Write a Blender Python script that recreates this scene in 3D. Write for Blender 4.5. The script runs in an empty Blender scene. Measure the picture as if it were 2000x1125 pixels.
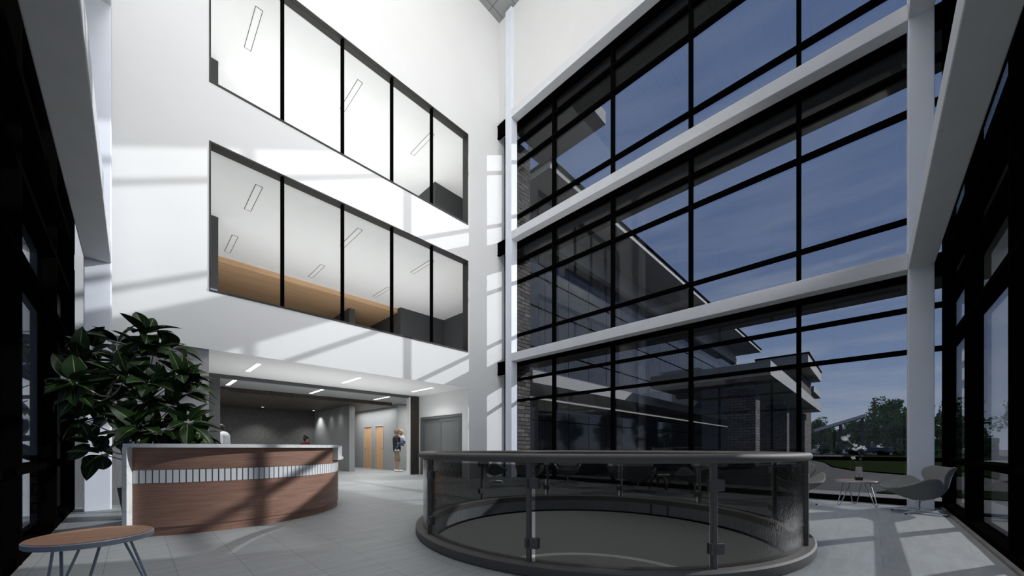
import bpy, bmesh, math, random
from mathutils import Vector, Matrix, Euler
PI = math.pi
random.seed(7)
scene = bpy.context.scene
COL = scene.collection

# ------------------------------------------------------------------ camera
cam_d = bpy.data.cameras.new('camera')
cam_d.sensor_width = 36.0
cam_d.lens = 36.0 * 720.0 / 2000.0
cam_d.shift_y = (875.5 - 562.5) / 2000.0
cam_d.clip_start = 0.05
cam_d.clip_end = 1000
cam = bpy.data.objects.new('camera', cam_d)
cam.location = (0, 0, 1.02)
cam.rotation_euler = (PI / 2, 0, math.radians(44.2 - 90))
COL.objects.link(cam)
scene.camera = cam

# ------------------------------------------------------------------ view, world, sun, big fill lights
scene.view_settings.view_transform = 'Standard'
scene.view_settings.look = 'None'
scene.view_settings.exposure = 0.0
scene.view_settings.gamma = 1.0
scene.view_settings.use_curve_mapping = False
scene.cycles.transparent_max_bounces = 32
scene.cycles.max_bounces = 10
scene.cycles.diffuse_bounces = 5
scene.cycles.sample_clamp_indirect = 4.0

SUN_STRENGTH = 9.5
SKY_STRENGTH = 1.12
CEIL_W = 190.0           # added overhead fill, narrow spread
WASH_W = 225.0            # added fill lights facing the white wall
SIDE_W = 190.0            # added fill light facing the long glazed side
HALL_W = 24.0             # each lit linear fitting
ROOM_W = 260.0            # added fill lights in the upper rooms
LOWER_W = 1400.0  # added fill light of the lower level

world = bpy.data.worlds.new('sky')
scene.world = world
world.use_nodes = True
wn, wl = world.node_tree.nodes, world.node_tree.links
wn.clear()
w_out = wn.new('ShaderNodeOutputWorld')
w_bg = wn.new('ShaderNodeBackground')
w_tc = wn.new('ShaderNodeTexCoord')
w_sep = wn.new('ShaderNodeSeparateXYZ')
wl.new(w_tc.outputs['Generated'], w_sep.inputs[0])
w_ramp = wn.new('ShaderNodeValToRGB')
e = w_ramp.color_ramp.elements
e[0].position = 0.0; e[0].color = (0.70, 0.82, 1.0, 1)
e[1].position = 0.75; e[1].color = (0.22, 0.335, 0.63, 1)
x = e.new(0.12); x.color = (0.44, 0.60, 0.92, 1)
x = e.new(0.35); x.color = (0.27, 0.38, 0.65, 1)
wl.new(w_sep.outputs['Z'], w_ramp.inputs[0])
w_map = wn.new('ShaderNodeMapping'); w_map.inputs['Scale'].default_value = (2.2, 2.2, 16.0)
w_noise = wn.new('ShaderNodeTexNoise'); w_noise.inputs['Scale'].default_value = 1.6
w_noise.inputs['Detail'].default_value = 6; w_noise.inputs['Roughness'].default_value = 0.55
wl.new(w_tc.outputs['Generated'], w_map.inputs[0]); wl.new(w_map.outputs[0], w_noise.inputs['Vector'])
w_cr = wn.new('ShaderNodeValToRGB')
w_cr.color_ramp.elements[0].position = 0.44; w_cr.color_ramp.elements[0].color = (0, 0, 0, 1)
w_cr.color_ramp.elements[1].position = 0.70; w_cr.color_ramp.elements[1].color = (1, 1, 1, 1)
wl.new(w_noise.outputs['Fac'], w_cr.inputs[0])
w_low = wn.new('ShaderNodeMapRange')
w_low.inputs['From Min'].default_value = 0.5; w_low.inputs['From Max'].default_value = 0.05
w_low.inputs['To Min'].default_value = 0.14; w_low.inputs['To Max'].default_value = 0.75
wl.new(w_sep.outputs['Z'], w_low.inputs['Value'])
w_mul = wn.new('ShaderNodeMath'); w_mul.operation = 'MULTIPLY'
wl.new(w_cr.outputs[0], w_mul.inputs[0]); wl.new(w_low.outputs[0], w_mul.inputs[1])
w_mix = wn.new('ShaderNodeMixRGB'); w_mix.inputs[2].default_value = (0.85, 0.90, 1.0, 1)
wl.new(w_mul.outputs[0], w_mix.inputs[0]); wl.new(w_ramp.outputs[0], w_mix.inputs[1])
wl.new(w_mix.outputs[0], w_bg.inputs['Color'])
w_bg.inputs['Strength'].default_value = SKY_STRENGTH
wl.new(w_bg.outputs[0], w_out.inputs['Surface'])

SUN_DIR = Vector((1.0, -0.555, 0.553)).normalized()
sun_d = bpy.data.lights.new('sun', 'SUN')
sun_d.energy = SUN_STRENGTH; sun_d.angle = math.radians(0.55); sun_d.color = (1.0, 0.985, 0.96)
sun = bpy.data.objects.new('sun', sun_d)
sun.rotation_euler = SUN_DIR.to_track_quat('Z', 'Y').to_euler()
COL.objects.link(sun)

def area(name, loc, sx, sy, watts, rot=(0, 0, 0), color=(1, 1, 1), spread=180):
    d = bpy.data.lights.new(name, 'AREA'); d.spread = math.radians(spread); d.shape = 'RECTANGLE'
    d.size = sx; d.size_y = sy; d.energy = watts; d.color = color
    o = bpy.data.objects.new(name, d); o.location = loc; o.rotation_euler = rot
    COL.objects.link(o); return o
def point(name, loc, watts, radius=0.3, color=(1, 1, 1)):
    d = bpy.data.lights.new(name, 'POINT'); d.energy = watts; d.shadow_soft_size = radius; d.color = color
    o = bpy.data.objects.new(name, d); o.location = loc
    COL.objects.link(o); return o
area('wall_fill_light', (4.3, -0.44, 4.62), 9.4, 0.4, WASH_W * 0.6, rot=(PI / 2 + 0.35, 0, 0), spread=90)   # unseen fill lights added to brighten the white wall
area('wall_fill_light', (1.4, -0.44, 14.6), 4.0, 0.4, WASH_W * 1.15, rot=(PI / 2 - 0.22, 0, 0), spread=104)
area('wall_fill_light', (6.2, -0.44, 14.6), 5.2, 0.4, WASH_W * 0.42, rot=(PI / 2 - 0.22, 0, 0), spread=104)
area('atrium_fill_light', (4.3, 4.0, 16.5), 8.0, 8.0, CEIL_W, spread=66)  # unseen panel added to raise the ambient light on the floor
area('wall_fill_light', (-0.24, 4.2, 16.2), 0.4, 8.6, SIDE_W, rot=(0, -PI / 2 , 0), spread=120)  # unseen fill added to brighten the long glazed side
area('soffit_fill_light', (4.4, 11.3, 0.03), 6.0, 1.2, 45, rot=(PI, 0, 0), spread=120)  # added at floor level to brighten the soffit, no fitting there
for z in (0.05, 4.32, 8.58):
    if z > 1: area('room_fill_light', (4.6, 12.6, z), 11.0, 4.8, ROOM_W * (1.5 if z > 8 else 0.92), rot=(PI, 0, 0))  # added at floor level to brighten the upper room ceilings
area('lower_level_fill_light', (15.0, 14.0, -0.5), 28, 28, LOWER_W)  # unseen fill added so the lower level shows through the opening

# ------------------------------------------------------------------ materials
MATS = {}
def newmat(name):
    m = bpy.data.materials.new(name); m.use_nodes = True
    MATS[name] = m
    nt = m.node_tree
    return m, nt.nodes, nt.links, nt.nodes['Principled BSDF']
def plain(name, rgb, rough=0.5, metal=0.0, spec=0.5, var=0.06, scale=3.0, bump=0.0, bscale=60.0, stretch=(1, 1, 1)):
    m, n, l, b = newmat(name)
    b.inputs['Roughness'].default_value = rough; b.inputs['Metallic'].default_value = metal
    b.inputs['Specular IOR Level'].default_value = spec
    tc = n.new('ShaderNodeTexCoord'); mp = n.new('ShaderNodeMapping'); mp.inputs['Scale'].default_value = stretch
    l.new(tc.outputs['Object'], mp.inputs[0])
    nz = n.new('ShaderNodeTexNoise'); nz.inputs['Scale'].default_value = scale; nz.inputs['Detail'].default_value = 4
    l.new(mp.outputs[0], nz.inputs['Vector'])
    r = n.new('ShaderNodeValToRGB')
    lo = [max(0, v * (1 - var)) for v in rgb]; hi = [min(1, v * (1 + var)) for v in rgb]
    r.color_ramp.elements[0].position = 0.3; r.color_ramp.elements[0].color = (*lo, 1)
    r.color_ramp.elements[1].position = 0.7; r.color_ramp.elements[1].color = (*hi, 1)
    l.new(nz.outputs['Fac'], r.inputs[0]); l.new(r.outputs[0], b.inputs['Base Color'])
    if bump:
        n2 = n.new('ShaderNodeTexNoise'); n2.inputs['Scale'].default_value = bscale; n2.inputs['Detail'].default_value = 3
        l.new(mp.outputs[0], n2.inputs['Vector'])
        bp = n.new('ShaderNodeBump'); bp.inputs['Strength'].default_value = bump; bp.inputs['Distance'].default_value = 0.01
        l.new(n2.outputs['Fac'], bp.inputs['Height']); l.new(bp.outputs[0], b.inputs['Normal'])
    return m
def glass(name, tint, ior=1.45, rough=0.0, bump=0.0, bscale=(60, 60, 8), refl=1.0):
    m, n, l, b = newmat(name); n.remove(b)
    out = n['Material Output']
    tr = n.new('ShaderNodeBsdfTransparent'); tr.inputs[0].default_value = (*tint, 1)
    gl = n.new('ShaderNodeBsdfGlossy'); gl.inputs['Roughness'].default_value = rough
    gl.inputs['Color'].default_value = (refl, refl, refl, 1)
    fr = n.new('ShaderNodeFresnel'); fr.inputs['IOR'].default_value = ior
    ge = n.new('ShaderNodeNewGeometry'); ex = n.new('ShaderNodeMath'); ex.operation = 'MULTIPLY_ADD'
    ex.inputs[1].default_value = -2.0; ex.inputs[2].default_value = 1.0      # same mirror share on both sides of the sheet
    pw0 = n.new('ShaderNodeMath'); pw0.operation = 'POWER'; pw0.inputs[0].default_value = ior
    l.new(ge.outputs['Backfacing'], ex.inputs[0]); l.new(ex.outputs[0], pw0.inputs[1]); l.new(pw0.outputs[0], fr.inputs['IOR'])
    mx = n.new('ShaderNodeMixShader')
    l.new(fr.outputs[0], mx.inputs[0]); l.new(tr.outputs[0], mx.inputs[1]); l.new(gl.outputs[0], mx.inputs[2])
    l.new(mx.outputs[0], out.inputs['Surface'])
    if bump:
        tc = n.new('ShaderNodeTexCoord'); mp = n.new('ShaderNodeMapping'); mp.inputs['Scale'].default_value = bscale
        l.new(tc.outputs['Object'], mp.inputs[0])
        nz = n.new('ShaderNodeTexNoise'); nz.inputs['Scale'].default_value = 1.0; nz.inputs['Detail'].default_value = 2
        l.new(mp.outputs[0], nz.inputs['Vector'])
        bp = n.new('ShaderNodeBump'); bp.inputs['Strength'].default_value = bump; bp.inputs['Distance'].default_value = 0.004
        l.new(nz.outputs['Fac'], bp.inputs['Height'])
        l.new(bp.outputs[0], gl.inputs['Normal']); l.new(bp.outputs[0], fr.inputs['Normal'])
    return m
def emit(name, rgb, strength):
    m, n, l, b = newmat(name)
    b.inputs['Base Color'].default_value = (*rgb, 1)
    b.inputs['Emission Color'].default_value = (*rgb, 1); b.inputs['Emission Strength'].default_value = strength
    return m
def wood(name, dark, light, grain=(1.2, 1.2, 26.0), rough=0.45, scale=1.6, rot=(0, 0, 0)):
    m, n, l, b = newmat(name); b.inputs['Roughness'].default_value = rough
    b.inputs['Specular IOR Level'].default_value = 0.35
    tc = n.new('ShaderNodeTexCoord'); mp = n.new('ShaderNodeMapping')
    mp.inputs['Scale'].default_value = grain; mp.inputs['Rotation'].default_value = rot
    l.new(tc.outputs['Object'], mp.inputs[0])
    nz = n.new('ShaderNodeTexNoise'); nz.inputs['Scale'].default_value = scale; nz.inputs['Detail'].default_value = 8
    nz.inputs['Roughness'].default_value = 0.65; nz.inputs['Distortion'].default_value = 0.6
    l.new(mp.outputs[0], nz.inputs['Vector'])
    r = n.new('ShaderNodeValToRGB')
    r.color_ramp.elements[0].position = 0.30; r.color_ramp.elements[0].color = (*dark, 1)
    r.color_ramp.elements[1].position = 0.68; r.color_ramp.elements[1].color = (*light, 1)
    l.new(nz.outputs['Fac'], r.inputs[0]); l.new(r.outputs[0], b.inputs['Base Color'])
    return m
def marble(name, base, vein):
    m, n, l, b = newmat(name); b.inputs['Roughness'].default_value = 0.25
    tc = n.new('ShaderNodeTexCoord')
    nz = n.new('ShaderNodeTexNoise'); nz.inputs['Scale'].default_value = 3.5; nz.inputs['Detail'].default_value = 9
    nz.inputs['Roughness'].default_value = 0.6; nz.inputs['Distortion'].default_value = 1.6
    l.new(tc.outputs['Object'], nz.inputs['Vector'])
    r = n.new('ShaderNodeValToRGB')
    r.color_ramp.elements[0].position = 0.47; r.color_ramp.elements[0].color = (*base, 1)
    r.color_ramp.elements[1].position = 0.53; r.color_ramp.elements[1].color = (*base, 1)
    x = r.color_ramp.elements.new(0.5); x.color = (*vein, 1)
    l.new(nz.outputs['Fac'], r.inputs[0]); l.new(r.outputs[0], b.inputs['Base Color'])
    return m
def stone(name):
    m, n, l, b = newmat(name); b.inputs['Roughness'].default_value = 0.95; b.inputs['Specular IOR Level'].default_value = 0.1
    tc = n.new('ShaderNodeTexCoord'); sp = n.new('ShaderNodeSeparateXYZ'); cb = n.new('ShaderNodeCombineXYZ')
    ad = n.new('ShaderNodeMath'); ad.operation = 'ADD'
    l.new(tc.outputs['Object'], sp.inputs[0]); l.new(sp.outputs['X'], ad.inputs[0]); l.new(sp.outputs['Y'], ad.inputs[1])
    l.new(ad.outputs[0], cb.inputs['X']); l.new(sp.outputs['Z'], cb.inputs['Y'])
    nz0 = n.new('ShaderNodeTexNoise'); nz0.inputs['Scale'].default_value = 2.5
    l.new(cb.outputs[0], nz0.inputs['Vector'])
    mv = n.new('ShaderNodeVectorMath'); mv.operation = 'MULTIPLY_ADD'; mv.inputs[1].default_value = (0.12, 0.10, 0)
    l.new(nz0.outputs['Color'], mv.inputs[0]); l.new(cb.outputs[0], mv.inputs[2])
    br = n.new('ShaderNodeTexBrick'); br.inputs['Scale'].default_value = 1.0
    br.inputs['Brick Width'].default_value = 0.42; br.inputs['Row Height'].default_value = 0.15
    br.inputs['Mortar Size'].default_value = 0.016; br.inputs['Bias'].default_value = -0.2
    br.inputs['Color1'].default_value = (0.17, 0.15, 0.135, 1); br.inputs['Color2'].default_value = (0.055, 0.05, 0.046, 1)
    br.inputs['Mortar'].default_value = (0.006, 0.006, 0.006, 1)
    l.new(mv.outputs[0], br.inputs['Vector'])
    l.new(br.outputs['Color'], b.inputs['Base Color'])
    bp = n.new('ShaderNodeBump'); bp.inputs['Distance'].default_value = 0.03
    l.new(br.outputs['Fac'], bp.inputs['Height']); bp.invert = True
    l.new(bp.outputs[0], b.inputs['Normal'])
    return m
def tilefloor(name):
    m, n, l, b = newmat(name)
    tc = n.new('ShaderNodeTexCoord'); sp = n.new('ShaderNodeSeparateXYZ'); cb = n.new('ShaderNodeCombineXYZ')
    a1 = n.new('ShaderNodeMath'); a1.operation = 'ADD'; a1.inputs[1].default_value = 16.88
    a2 = n.new('ShaderNodeMath'); a2.operation = 'ADD'; a2.inputs[1].default_value = 0.17 + 8.48
    l.new(tc.outputs['Object'], sp.inputs[0]); l.new(sp.outputs['Y'], a1.inputs[0]); l.new(sp.outputs['X'], a2.inputs[0])
    l.new(a1.outputs[0], cb.inputs['X']); l.new(a2.outputs[0], cb.inputs['Y'])
    br = n.new('ShaderNodeTexBrick'); br.inputs['Scale'].default_value = 1.0; br.offset = 0.5
    br.inputs['Brick Width'].default_value = 1.68; br.inputs['Row Height'].default_value = 0.424
    br.inputs['Mortar Size'].default_value = 0.0022; br.inputs['Mortar Smooth'].default_value = 0.3
    br.inputs['Color1'].default_value = (0.30, 0.312, 0.312, 1); br.inputs['Color2'].default_value = (0.28, 0.292, 0.292, 1)
    br.inputs['Mortar'].default_value = (0.12, 0.125, 0.125, 1)
    l.new(cb.outputs[0], br.inputs['Vector'])
    mp = n.new('ShaderNodeMapping'); mp.inputs['Rotation'].default_value = (0, 0, 0.45); mp.inputs['Scale'].default_value = (1.1, 9, 1)
    l.new(tc.outputs['Object'], mp.inputs[0])
    nz = n.new('ShaderNodeTexNoise'); nz.inputs['Scale'].default_value = 1.3; nz.inputs['Detail'].default_value = 9; nz.inputs['Roughness'].default_value = 0.7
    l.new(mp.outputs[0], nz.inputs['Vector'])
    mr = n.new('ShaderNodeMapRange'); mr.inputs['From Min'].default_value = 0.3; mr.inputs['From Max'].default_value = 0.7
    mr.inputs['To Min'].default_value = 0.84; mr.inputs['To Max'].default_value = 1.14
    l.new(nz.outputs['Fac'], mr.inputs['Value'])
    mm = n.new('ShaderNodeMixRGB'); mm.blend_type = 'MULTIPLY'; mm.inputs[0].default_value = 1
    l.new(br.outputs['Color'], mm.inputs[1]); l.new(mr.outputs[0], mm.inputs[2])
    l.new(mm.outputs[0], b.inputs['Base Color'])
    b.inputs['Roughness'].default_value = 0.5; b.inputs['Specular IOR Level'].default_value = 0.3
    bp = n.new('ShaderNodeBump'); bp.inputs['Strength'].default_value = 0.25; bp.inputs['Distance'].default_value = 0.004
    l.new(nz.outputs['Fac'], bp.inputs['Height']); l.new(bp.outputs[0], b.inputs['Normal'])
    return m
def ceilgrid(name):
    m, n, l, b = newmat(name); b.inputs['Roughness'].default_value = 0.9
    tc = n.new('ShaderNodeTexCoord'); mp = n.new('ShaderNodeMapping')
    l.new(tc.outputs['Object'], mp.inputs[0]); mp.inputs['Location'].default_value = (10.1, 10.0, 0)
    br = n.new('ShaderNodeTexBrick'); br.offset = 0.0; br.inputs['Scale'].default_value = 1.0
    br.inputs['Brick Width'].default_value = 0.61; br.inputs['Row Height'].default_value = 0.61; br.inputs['Mortar Size'].default_value = 0.012
    br.inputs['Color1'].default_value = (0.50, 0.51, 0.51, 1); br.inputs['Color2'].default_value = (0.47, 0.48, 0.48, 1)
    br.inputs['Mortar'].default_value = (0.2, 0.2, 0.2, 1)
    l.new(mp.outputs[0], br.inputs['Vector'])
    nz = n.new('ShaderNodeTexNoise'); nz.inputs['Scale'].default_value = 40; l.new(tc.outputs['Object'], nz.inputs['Vector'])
    mm = n.new('ShaderNodeMixRGB'); mm.blend_type = 'MULTIPLY'; mm.inputs[0].default_value = 0.5
    l.new(br.outputs['Color'], mm.inputs[1]); l.new(nz.outputs['Fac'], mm.inputs[2]); l.new(mm.outputs[0], b.inputs['Base Color'])
    return m

WHITE = plain('white_paint', (0.80, 0.80, 0.79), 0.7, var=0.012, scale=1.5, spec=0.2)
GREYWALL = plain('grey_wallcover', (0.20, 0.20, 0.205), 0.8, var=0.10, scale=7, stretch=(6, 6, 1), bump=0.15, bscale=30)
HALLGREY = plain('hall_grey_paint', (0.30, 0.31, 0.31), 0.7, var=0.02, spec=0.2)
DARKGREY = plain('dark_grey_paint', (0.065, 0.066, 0.068), 0.7, var=0.03, spec=0.2)
PORTAL = plain('portal_grey', (0.10, 0.10, 0.102), 0.8, var=0.08, scale=7, stretch=(6, 6, 1), spec=0.2)
DARKPANEL = plain('dark_woven_panel', (0.11, 0.108, 0.106), 0.8, var=0.35, scale=5, stretch=(7, 7, 1.2), bump=0.2)
HALLCEIL = plain('hall_ceiling_paint', (0.42, 0.43, 0.43), 0.8, var=0.02, spec=0.1)
SOFFIT = plain('soffit_paint', (0.78, 0.78, 0.78), 0.7, var=0.015, spec=0.2)
STEEL = plain('grey_steel_paint', (0.74, 0.75, 0.775), 0.5, var=0.03, spec=0.4)
COLUMNPAINT = plain('pale_blue_column_paint', (0.82, 0.86, 0.93), 0.45, var=0.02, spec=0.4)
BLACK = plain('black_frame_metal', (0.0025, 0.0023, 0.002), 0.8, var=0.1, spec=0.0)
BRONZE = plain('dark_bronze_metal', (0.15, 0.14, 0.126), 0.62, var=0.05, spec=0.25)
FRAMEDK = plain('charcoal_frame', (0.028, 0.027, 0.025), 0.55, var=0.05, spec=0.3)
CHROME = plain('chrome', (0.62, 0.65, 0.70), 0.22, metal=0.9, var=0.03)
FABRIC = plain('grey_upholstery', (0.20, 0.205, 0.20), 0.8, var=0.05, scale=30, bump=0.1, bscale=300, spec=0.3)
LEGMETAL = plain('blue_grey_metal', (0.42, 0.45, 0.50), 0.4, metal=0.2, var=0.05)
TABLEWOOD = wood('table_wood', (0.29, 0.155, 0.095), (0.45, 0.26, 0.165), grain=(2, 26, 2))
DESKWOOD = wood('desk_veneer', (0.20, 0.108, 0.074), (0.37, 0.21, 0.15))
DARKWOOD = wood('dark_wood', (0.045, 0.035, 0.027), (0.115, 0.088, 0.068), grain=(12, 1.2, 1.2))
DARKWOODV = wood('dark_wood_upright', (0.028, 0.023, 0.018), (0.060, 0.050, 0.042), grain=(30, 30, 1.2))
TANWOOD = wood('tan_wood', (0.50, 0.31, 0.17), (0.60, 0.39, 0.23), grain=(1, 9, 9), scale=0.8, rough=0.6)
DOORWOOD = wood('maple_door', (0.50, 0.29, 0.14), (0.62, 0.38, 0.20), grain=(4, 4, 0.7), rough=0.5)
OAKLEG = wood('stool_wood', (0.16, 0.08, 0.035), (0.26, 0.14, 0.07), grain=(3, 3, 9))
MARBLE = marble('white_marble', (0.80, 0.80, 0.78), (0.64, 0.63, 0.61))
TILEWHITE = plain('white_glazed_tile', (0.80, 0.81, 0.81), 0.2, var=0.02)
GROUT = plain('brown_grout', (0.13, 0.11, 0.085), 0.8)
GLASS = glass('tinted_glass', (0.545, 0.555, 0.57), ior=1.30)
ROOMGLASS = glass('clear_glass', (0.97, 0.975, 0.97), ior=1.12)
RAILGLASS = glass('smoked_rail_glass', (0.55, 0.555, 0.555), ior=1.26, bump=0.9, bscale=(70, 70, 28))
FROST = glass('frosted_glass', (0.42, 0.43, 0.43), ior=1.4, rough=0.25)
STONE = stone('ledge_stone')
FLOORM = tilefloor('floor_tile')
CEILM = ceilgrid('ceiling_tile')
PANEL = plain('grey_cladding', (0.26, 0.26, 0.255), 0.7, var=0.03)
PALE = plain('pale_outer_render', (0.62, 0.62, 0.60), 0.8, var=0.03)
SHADE = plain('dark_sunshade_metal', (0.05, 0.05, 0.048), 0.6, var=0.05)
WINGGLASS = plain('reflective_dark_glass', (0.05, 0.054, 0.062), 0.05, var=0.2, spec=0.5)
ASPHALT = plain('asphalt', (0.050, 0.050, 0.049), 0.95, var=0.15, scale=8, bump=0.2, spec=0.1)
CONCRETE = plain('concrete', (0.22, 0.21, 0.20), 0.9, var=0.08, spec=0.1)
GRASS = plain('grass', (0.019, 0.029, 0.010), 1.0, var=0.4, scale=14, bump=0.8, bscale=90, spec=0.0)
LOWFLOOR = plain('lower_floor', (0.22, 0.225, 0.22), 0.6, var=0.05)
LIGHTON = emit('lit_diffuser', (1, 1, 1), 5.0)
LIGHTOFF = plain('unlit_diffuser', (0.80, 0.80, 0.79), 0.6, var=0.01, spec=0.2)

# ------------------------------------------------------------------ mesh helpers
class MB:
    def __init__(self): self.bm = bmesh.new(); self.mi = 0
    def _faces(self, fs):
        for f in fs: f.material_index = self.mi
    def quad(self, pts):
        f = self.bm.faces.new([self.bm.verts.new(p) for p in pts]); f.material_index = self.mi; return self
    def box(self, x0, x1, y0, y1, z0, z1):
        v = [self.bm.verts.new(p) for p in ((x0, y0, z0), (x1, y0, z0), (x1, y1, z0), (x0, y1, z0), (x0, y0, z1), (x1, y0, z1), (x1, y1, z1), (x0, y1, z1))]
        self._faces([self.bm.faces.new([v[i] for i in q]) for q in ((3, 2, 1, 0), (4, 5, 6, 7), (0, 1, 5, 4), (1, 2, 6, 5), (2, 3, 7, 6), (3, 0, 4, 7))])
        return self
    def obox(self, mat, sx, sy, sz):
        v = [self.bm.verts.new(mat @ Vector((a * sx / 2, b * sy / 2, c * sz / 2))) for c in (-1, 1) for a, b in ((-1, -1), (1, -1), (1, 1), (-1, 1))]
        self._faces([self.bm.faces.new([v[i] for i in q]) for q in ((3, 2, 1, 0), (4, 5, 6, 7), (0, 1, 5, 4), (1, 2, 6, 5), (2, 3, 7, 6), (3, 0, 4, 7))])
        return self
    def tube(self, pts, rads, seg=12, closed=False, cap=True):
        pts = [Vector(p) for p in pts]
        if not hasattr(rads, '__len__'): rads = [rads] * len(pts)
        rings = []; up = None; N = len(pts)
        for i, p in enumerate(pts):
            a = pts[(i - 1) % N] if closed else pts[max(0, i - 1)]
            b = pts[(i + 1) % N] if closed else pts[min(N - 1, i + 1)]
            t = (b - a).normalized()
            if up is None: up = Vector((0, 0, 1)) if abs(t.z) < 0.9 else Vector((1, 0, 0))
            s = t.cross(up)
            if s.length < 1e-5: s = t.orthogonal()
            s.normalize(); w = s.cross(t).normalized(); up = w
            rings.append([self.bm.verts.new(p + (s * math.cos(k * 2 * PI / seg) + w * math.sin(k * 2 * PI / seg)) * rads[i]) for k in range(seg)])
        fs = []
        for i in range(N if closed else N - 1):
            r0, r1 = rings[i], rings[(i + 1) % N]
            for k in range(seg): fs.append(self.bm.faces.new((r0[k], r0[(k + 1) % seg], r1[(k + 1) % seg], r1[k])))
        if cap and not closed:
            fs.append(self.bm.faces.new(rings[0][::-1])); fs.append(self.bm.faces.new(rings[-1]))
        self._faces(fs); return self
    def lathe(self, prof, c=(0, 0, 0), seg=48, a0=0.0, a1=2 * PI, closed_prof=False):
        full = abs(a1 - a0 - 2 * PI) < 1e-6
        n = seg if full else seg + 1
        rings = []
        for i in range(n):
            a = a0 + (a1 - a0) * i / seg
            rings.append([self.bm.verts.new((c[0] + r * math.cos(a), c[1] + r * math.sin(a), c[2] + z)) for r, z in prof])
        fs = []; P = len(prof)
        for i in range(seg):
            r0, r1 = rings[i], rings[(i + 1) % n]
            for k in range(P if closed_prof else P - 1):
                q = (r0[k], r1[k], r1[(k + 1) % P], r0[(k + 1) % P])
                try: fs.append(self.bm.faces.new(q))
                except ValueError: pass
        if not full and closed_prof:
            fs.append(self.bm.faces.new(rings[0])); fs.append(self.bm.faces.new(rings[-1][::-1]))
        self._faces(fs); return self
    def sphere(self, c, r, sx=1, sy=1, sz=1, u=16, v=10):
        m = Matrix.Translation(c) @ Matrix.Diagonal((sx, sy, sz, 1))
        res = bmesh.ops.create_uvsphere(self.bm, u_segments=u, v_segments=v, radius=r, matrix=m)
        for vv in res['verts']:
            for f in vv.link_faces: f.material_index = self.mi
        return self
    def capsule(self, p, q, r0, r1, seg=14):
        p, q = Vector(p), Vector(q); d = (q - p); L = d.length
        if L < 1e-6: return self.sphere(p, r0)
        t = d / L; pts = []; rs = []
        for k in range(5):
            a = PI / 2 * k / 4.5; pts.append(p - t * r0 * math.cos(a)); rs.append(max(0.15 * r0, r0 * math.sin(a)))
        pts.append(p); rs.append(r0); pts.append(q); rs.append(r1)
        for k in range(5):
            a = PI / 2 * (4 - k) / 4.5; pts.append(q + t * r1 * math.cos(a)); rs.append(max(0.15 * r1, r1 * math.sin(a)))
        return self.tube(pts, rs, seg)
    def build(self, name, mats, parent=None, smooth=False, bevel=0.0, angle=None, mods=None, loc=None):
        bmesh.ops.remove_doubles(self.bm, verts=self.bm.verts, dist=1e-6) if smooth else None
        bmesh.ops.recalc_face_normals(self.bm, faces=self.bm.faces)
        me = bpy.data.meshes.new(name); self.bm.to_mesh(me); self.bm.free()
        if not isinstance(mats, (list, tuple)): mats = [mats]
        for m in mats: me.materials.append(m)
        if smooth:
            for p in me.polygons: p.use_smooth = True
            if angle: me.set_sharp_from_angle(angle=math.radians(angle))
        o = bpy.data.objects.new(name, me); COL.objects.link(o)
        if parent: o.parent = parent
        if loc: o.location = loc
        if bevel:
            b = o.modifiers.new('bevel', 'BEVEL'); b.width = bevel; b.segments = 2; b.limit_method = 'ANGLE'
        return o
def tag(o, label=None, cat=None, group=None, kind=None):
    if label: o['label'] = label
    if cat: o['category'] = cat
    if group: o['group'] = group
    if kind: o['kind'] = kind
    return o
def empty(name, loc=(0, 0, 0), rz=0.0):
    o = bpy.data.objects.new(name, None); o.location = loc; o.rotation_euler = (0, 0, rz); o.empty_display_size = 0.2
    COL.objects.link(o); return o
def kids(o): return [c for c in bpy.data.objects if c.parent == o]
def copy_tree(o, parent=None):
    c = o.copy(); COL.objects.link(c); c.parent = parent
    for ch in kids(o): copy_tree(ch, c)
    return c
def struct(name, boxes, mat, label, cat, bevel=0.0):
    m = MB()
    for b in boxes: m.box(*b)
    return tag(m.build(name, mat, bevel=bevel), label, cat, kind='structure')

# ------------------------------------------------------------------ the setting: floors, ceilings, walls
RC = (4.42, 2.73)                 # centre of the round floor opening
R_HOLE = 2.20
def holed_slab(x0, x1, y0, y1, z0, z1, c, r, seg=96):
    m = MB(); bm = m.bm
    for z in (z1, z0):
        outer = []
        ring = []
        for i in range(seg):
            a = 2 * PI * i / seg; d = Vector((math.cos(a), math.sin(a)))
            ring.append(bm.verts.new((c[0] + d.x * r, c[1] + d.y * r, z)))
            t = min([(x1 - c[0]) / d.x if d.x > 1e-9 else 1e9, (x0 - c[0]) / d.x if d.x < -1e-9 else 1e9,
                     (y1 - c[1]) / d.y if d.y > 1e-9 else 1e9, (y0 - c[1]) / d.y if d.y < -1e-9 else 1e9])
            outer.append(bm.verts.new((c[0] + d.x * t, c[1] + d.y * t, z)))
        for i in range(seg):
            j = (i + 1) % seg
            bm.faces.new((ring[i], outer[i], outer[j], ring[j]))
        # corner triangles
        for (X, Y) in ((x0, y0), (x1, y0), (x1, y1), (x0, y1)):
            a = math.atan2(Y - c[1], X - c[0]) % (2 * PI); i = int(a / (2 * PI / seg)) % seg; j = (i + 1) % seg
            bm.faces.new((outer[i], bm.verts.new((X, Y, z)), outer[j]))
        if z == z1: top = ring
    for i in range(seg):
        j = (i + 1) % seg
        bm.faces.new((top[i], top[j], ring[j], ring[i]))
    return m
tag(holed_slab(-0.90, 9.78, -1.10, 9.73, -0.18, 0.0, RC, R_HOLE).build('floor', FLOORM), 'grey long-tile stone floor of the atrium around the round opening', 'floor', kind='structure')
struct('floor', [(-0.90, 10.85, 9.73, 21.0, -0.40, 0.0)], FLOORM, 'grey tile floor of the hall beyond the white wall', 'floor')
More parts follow.
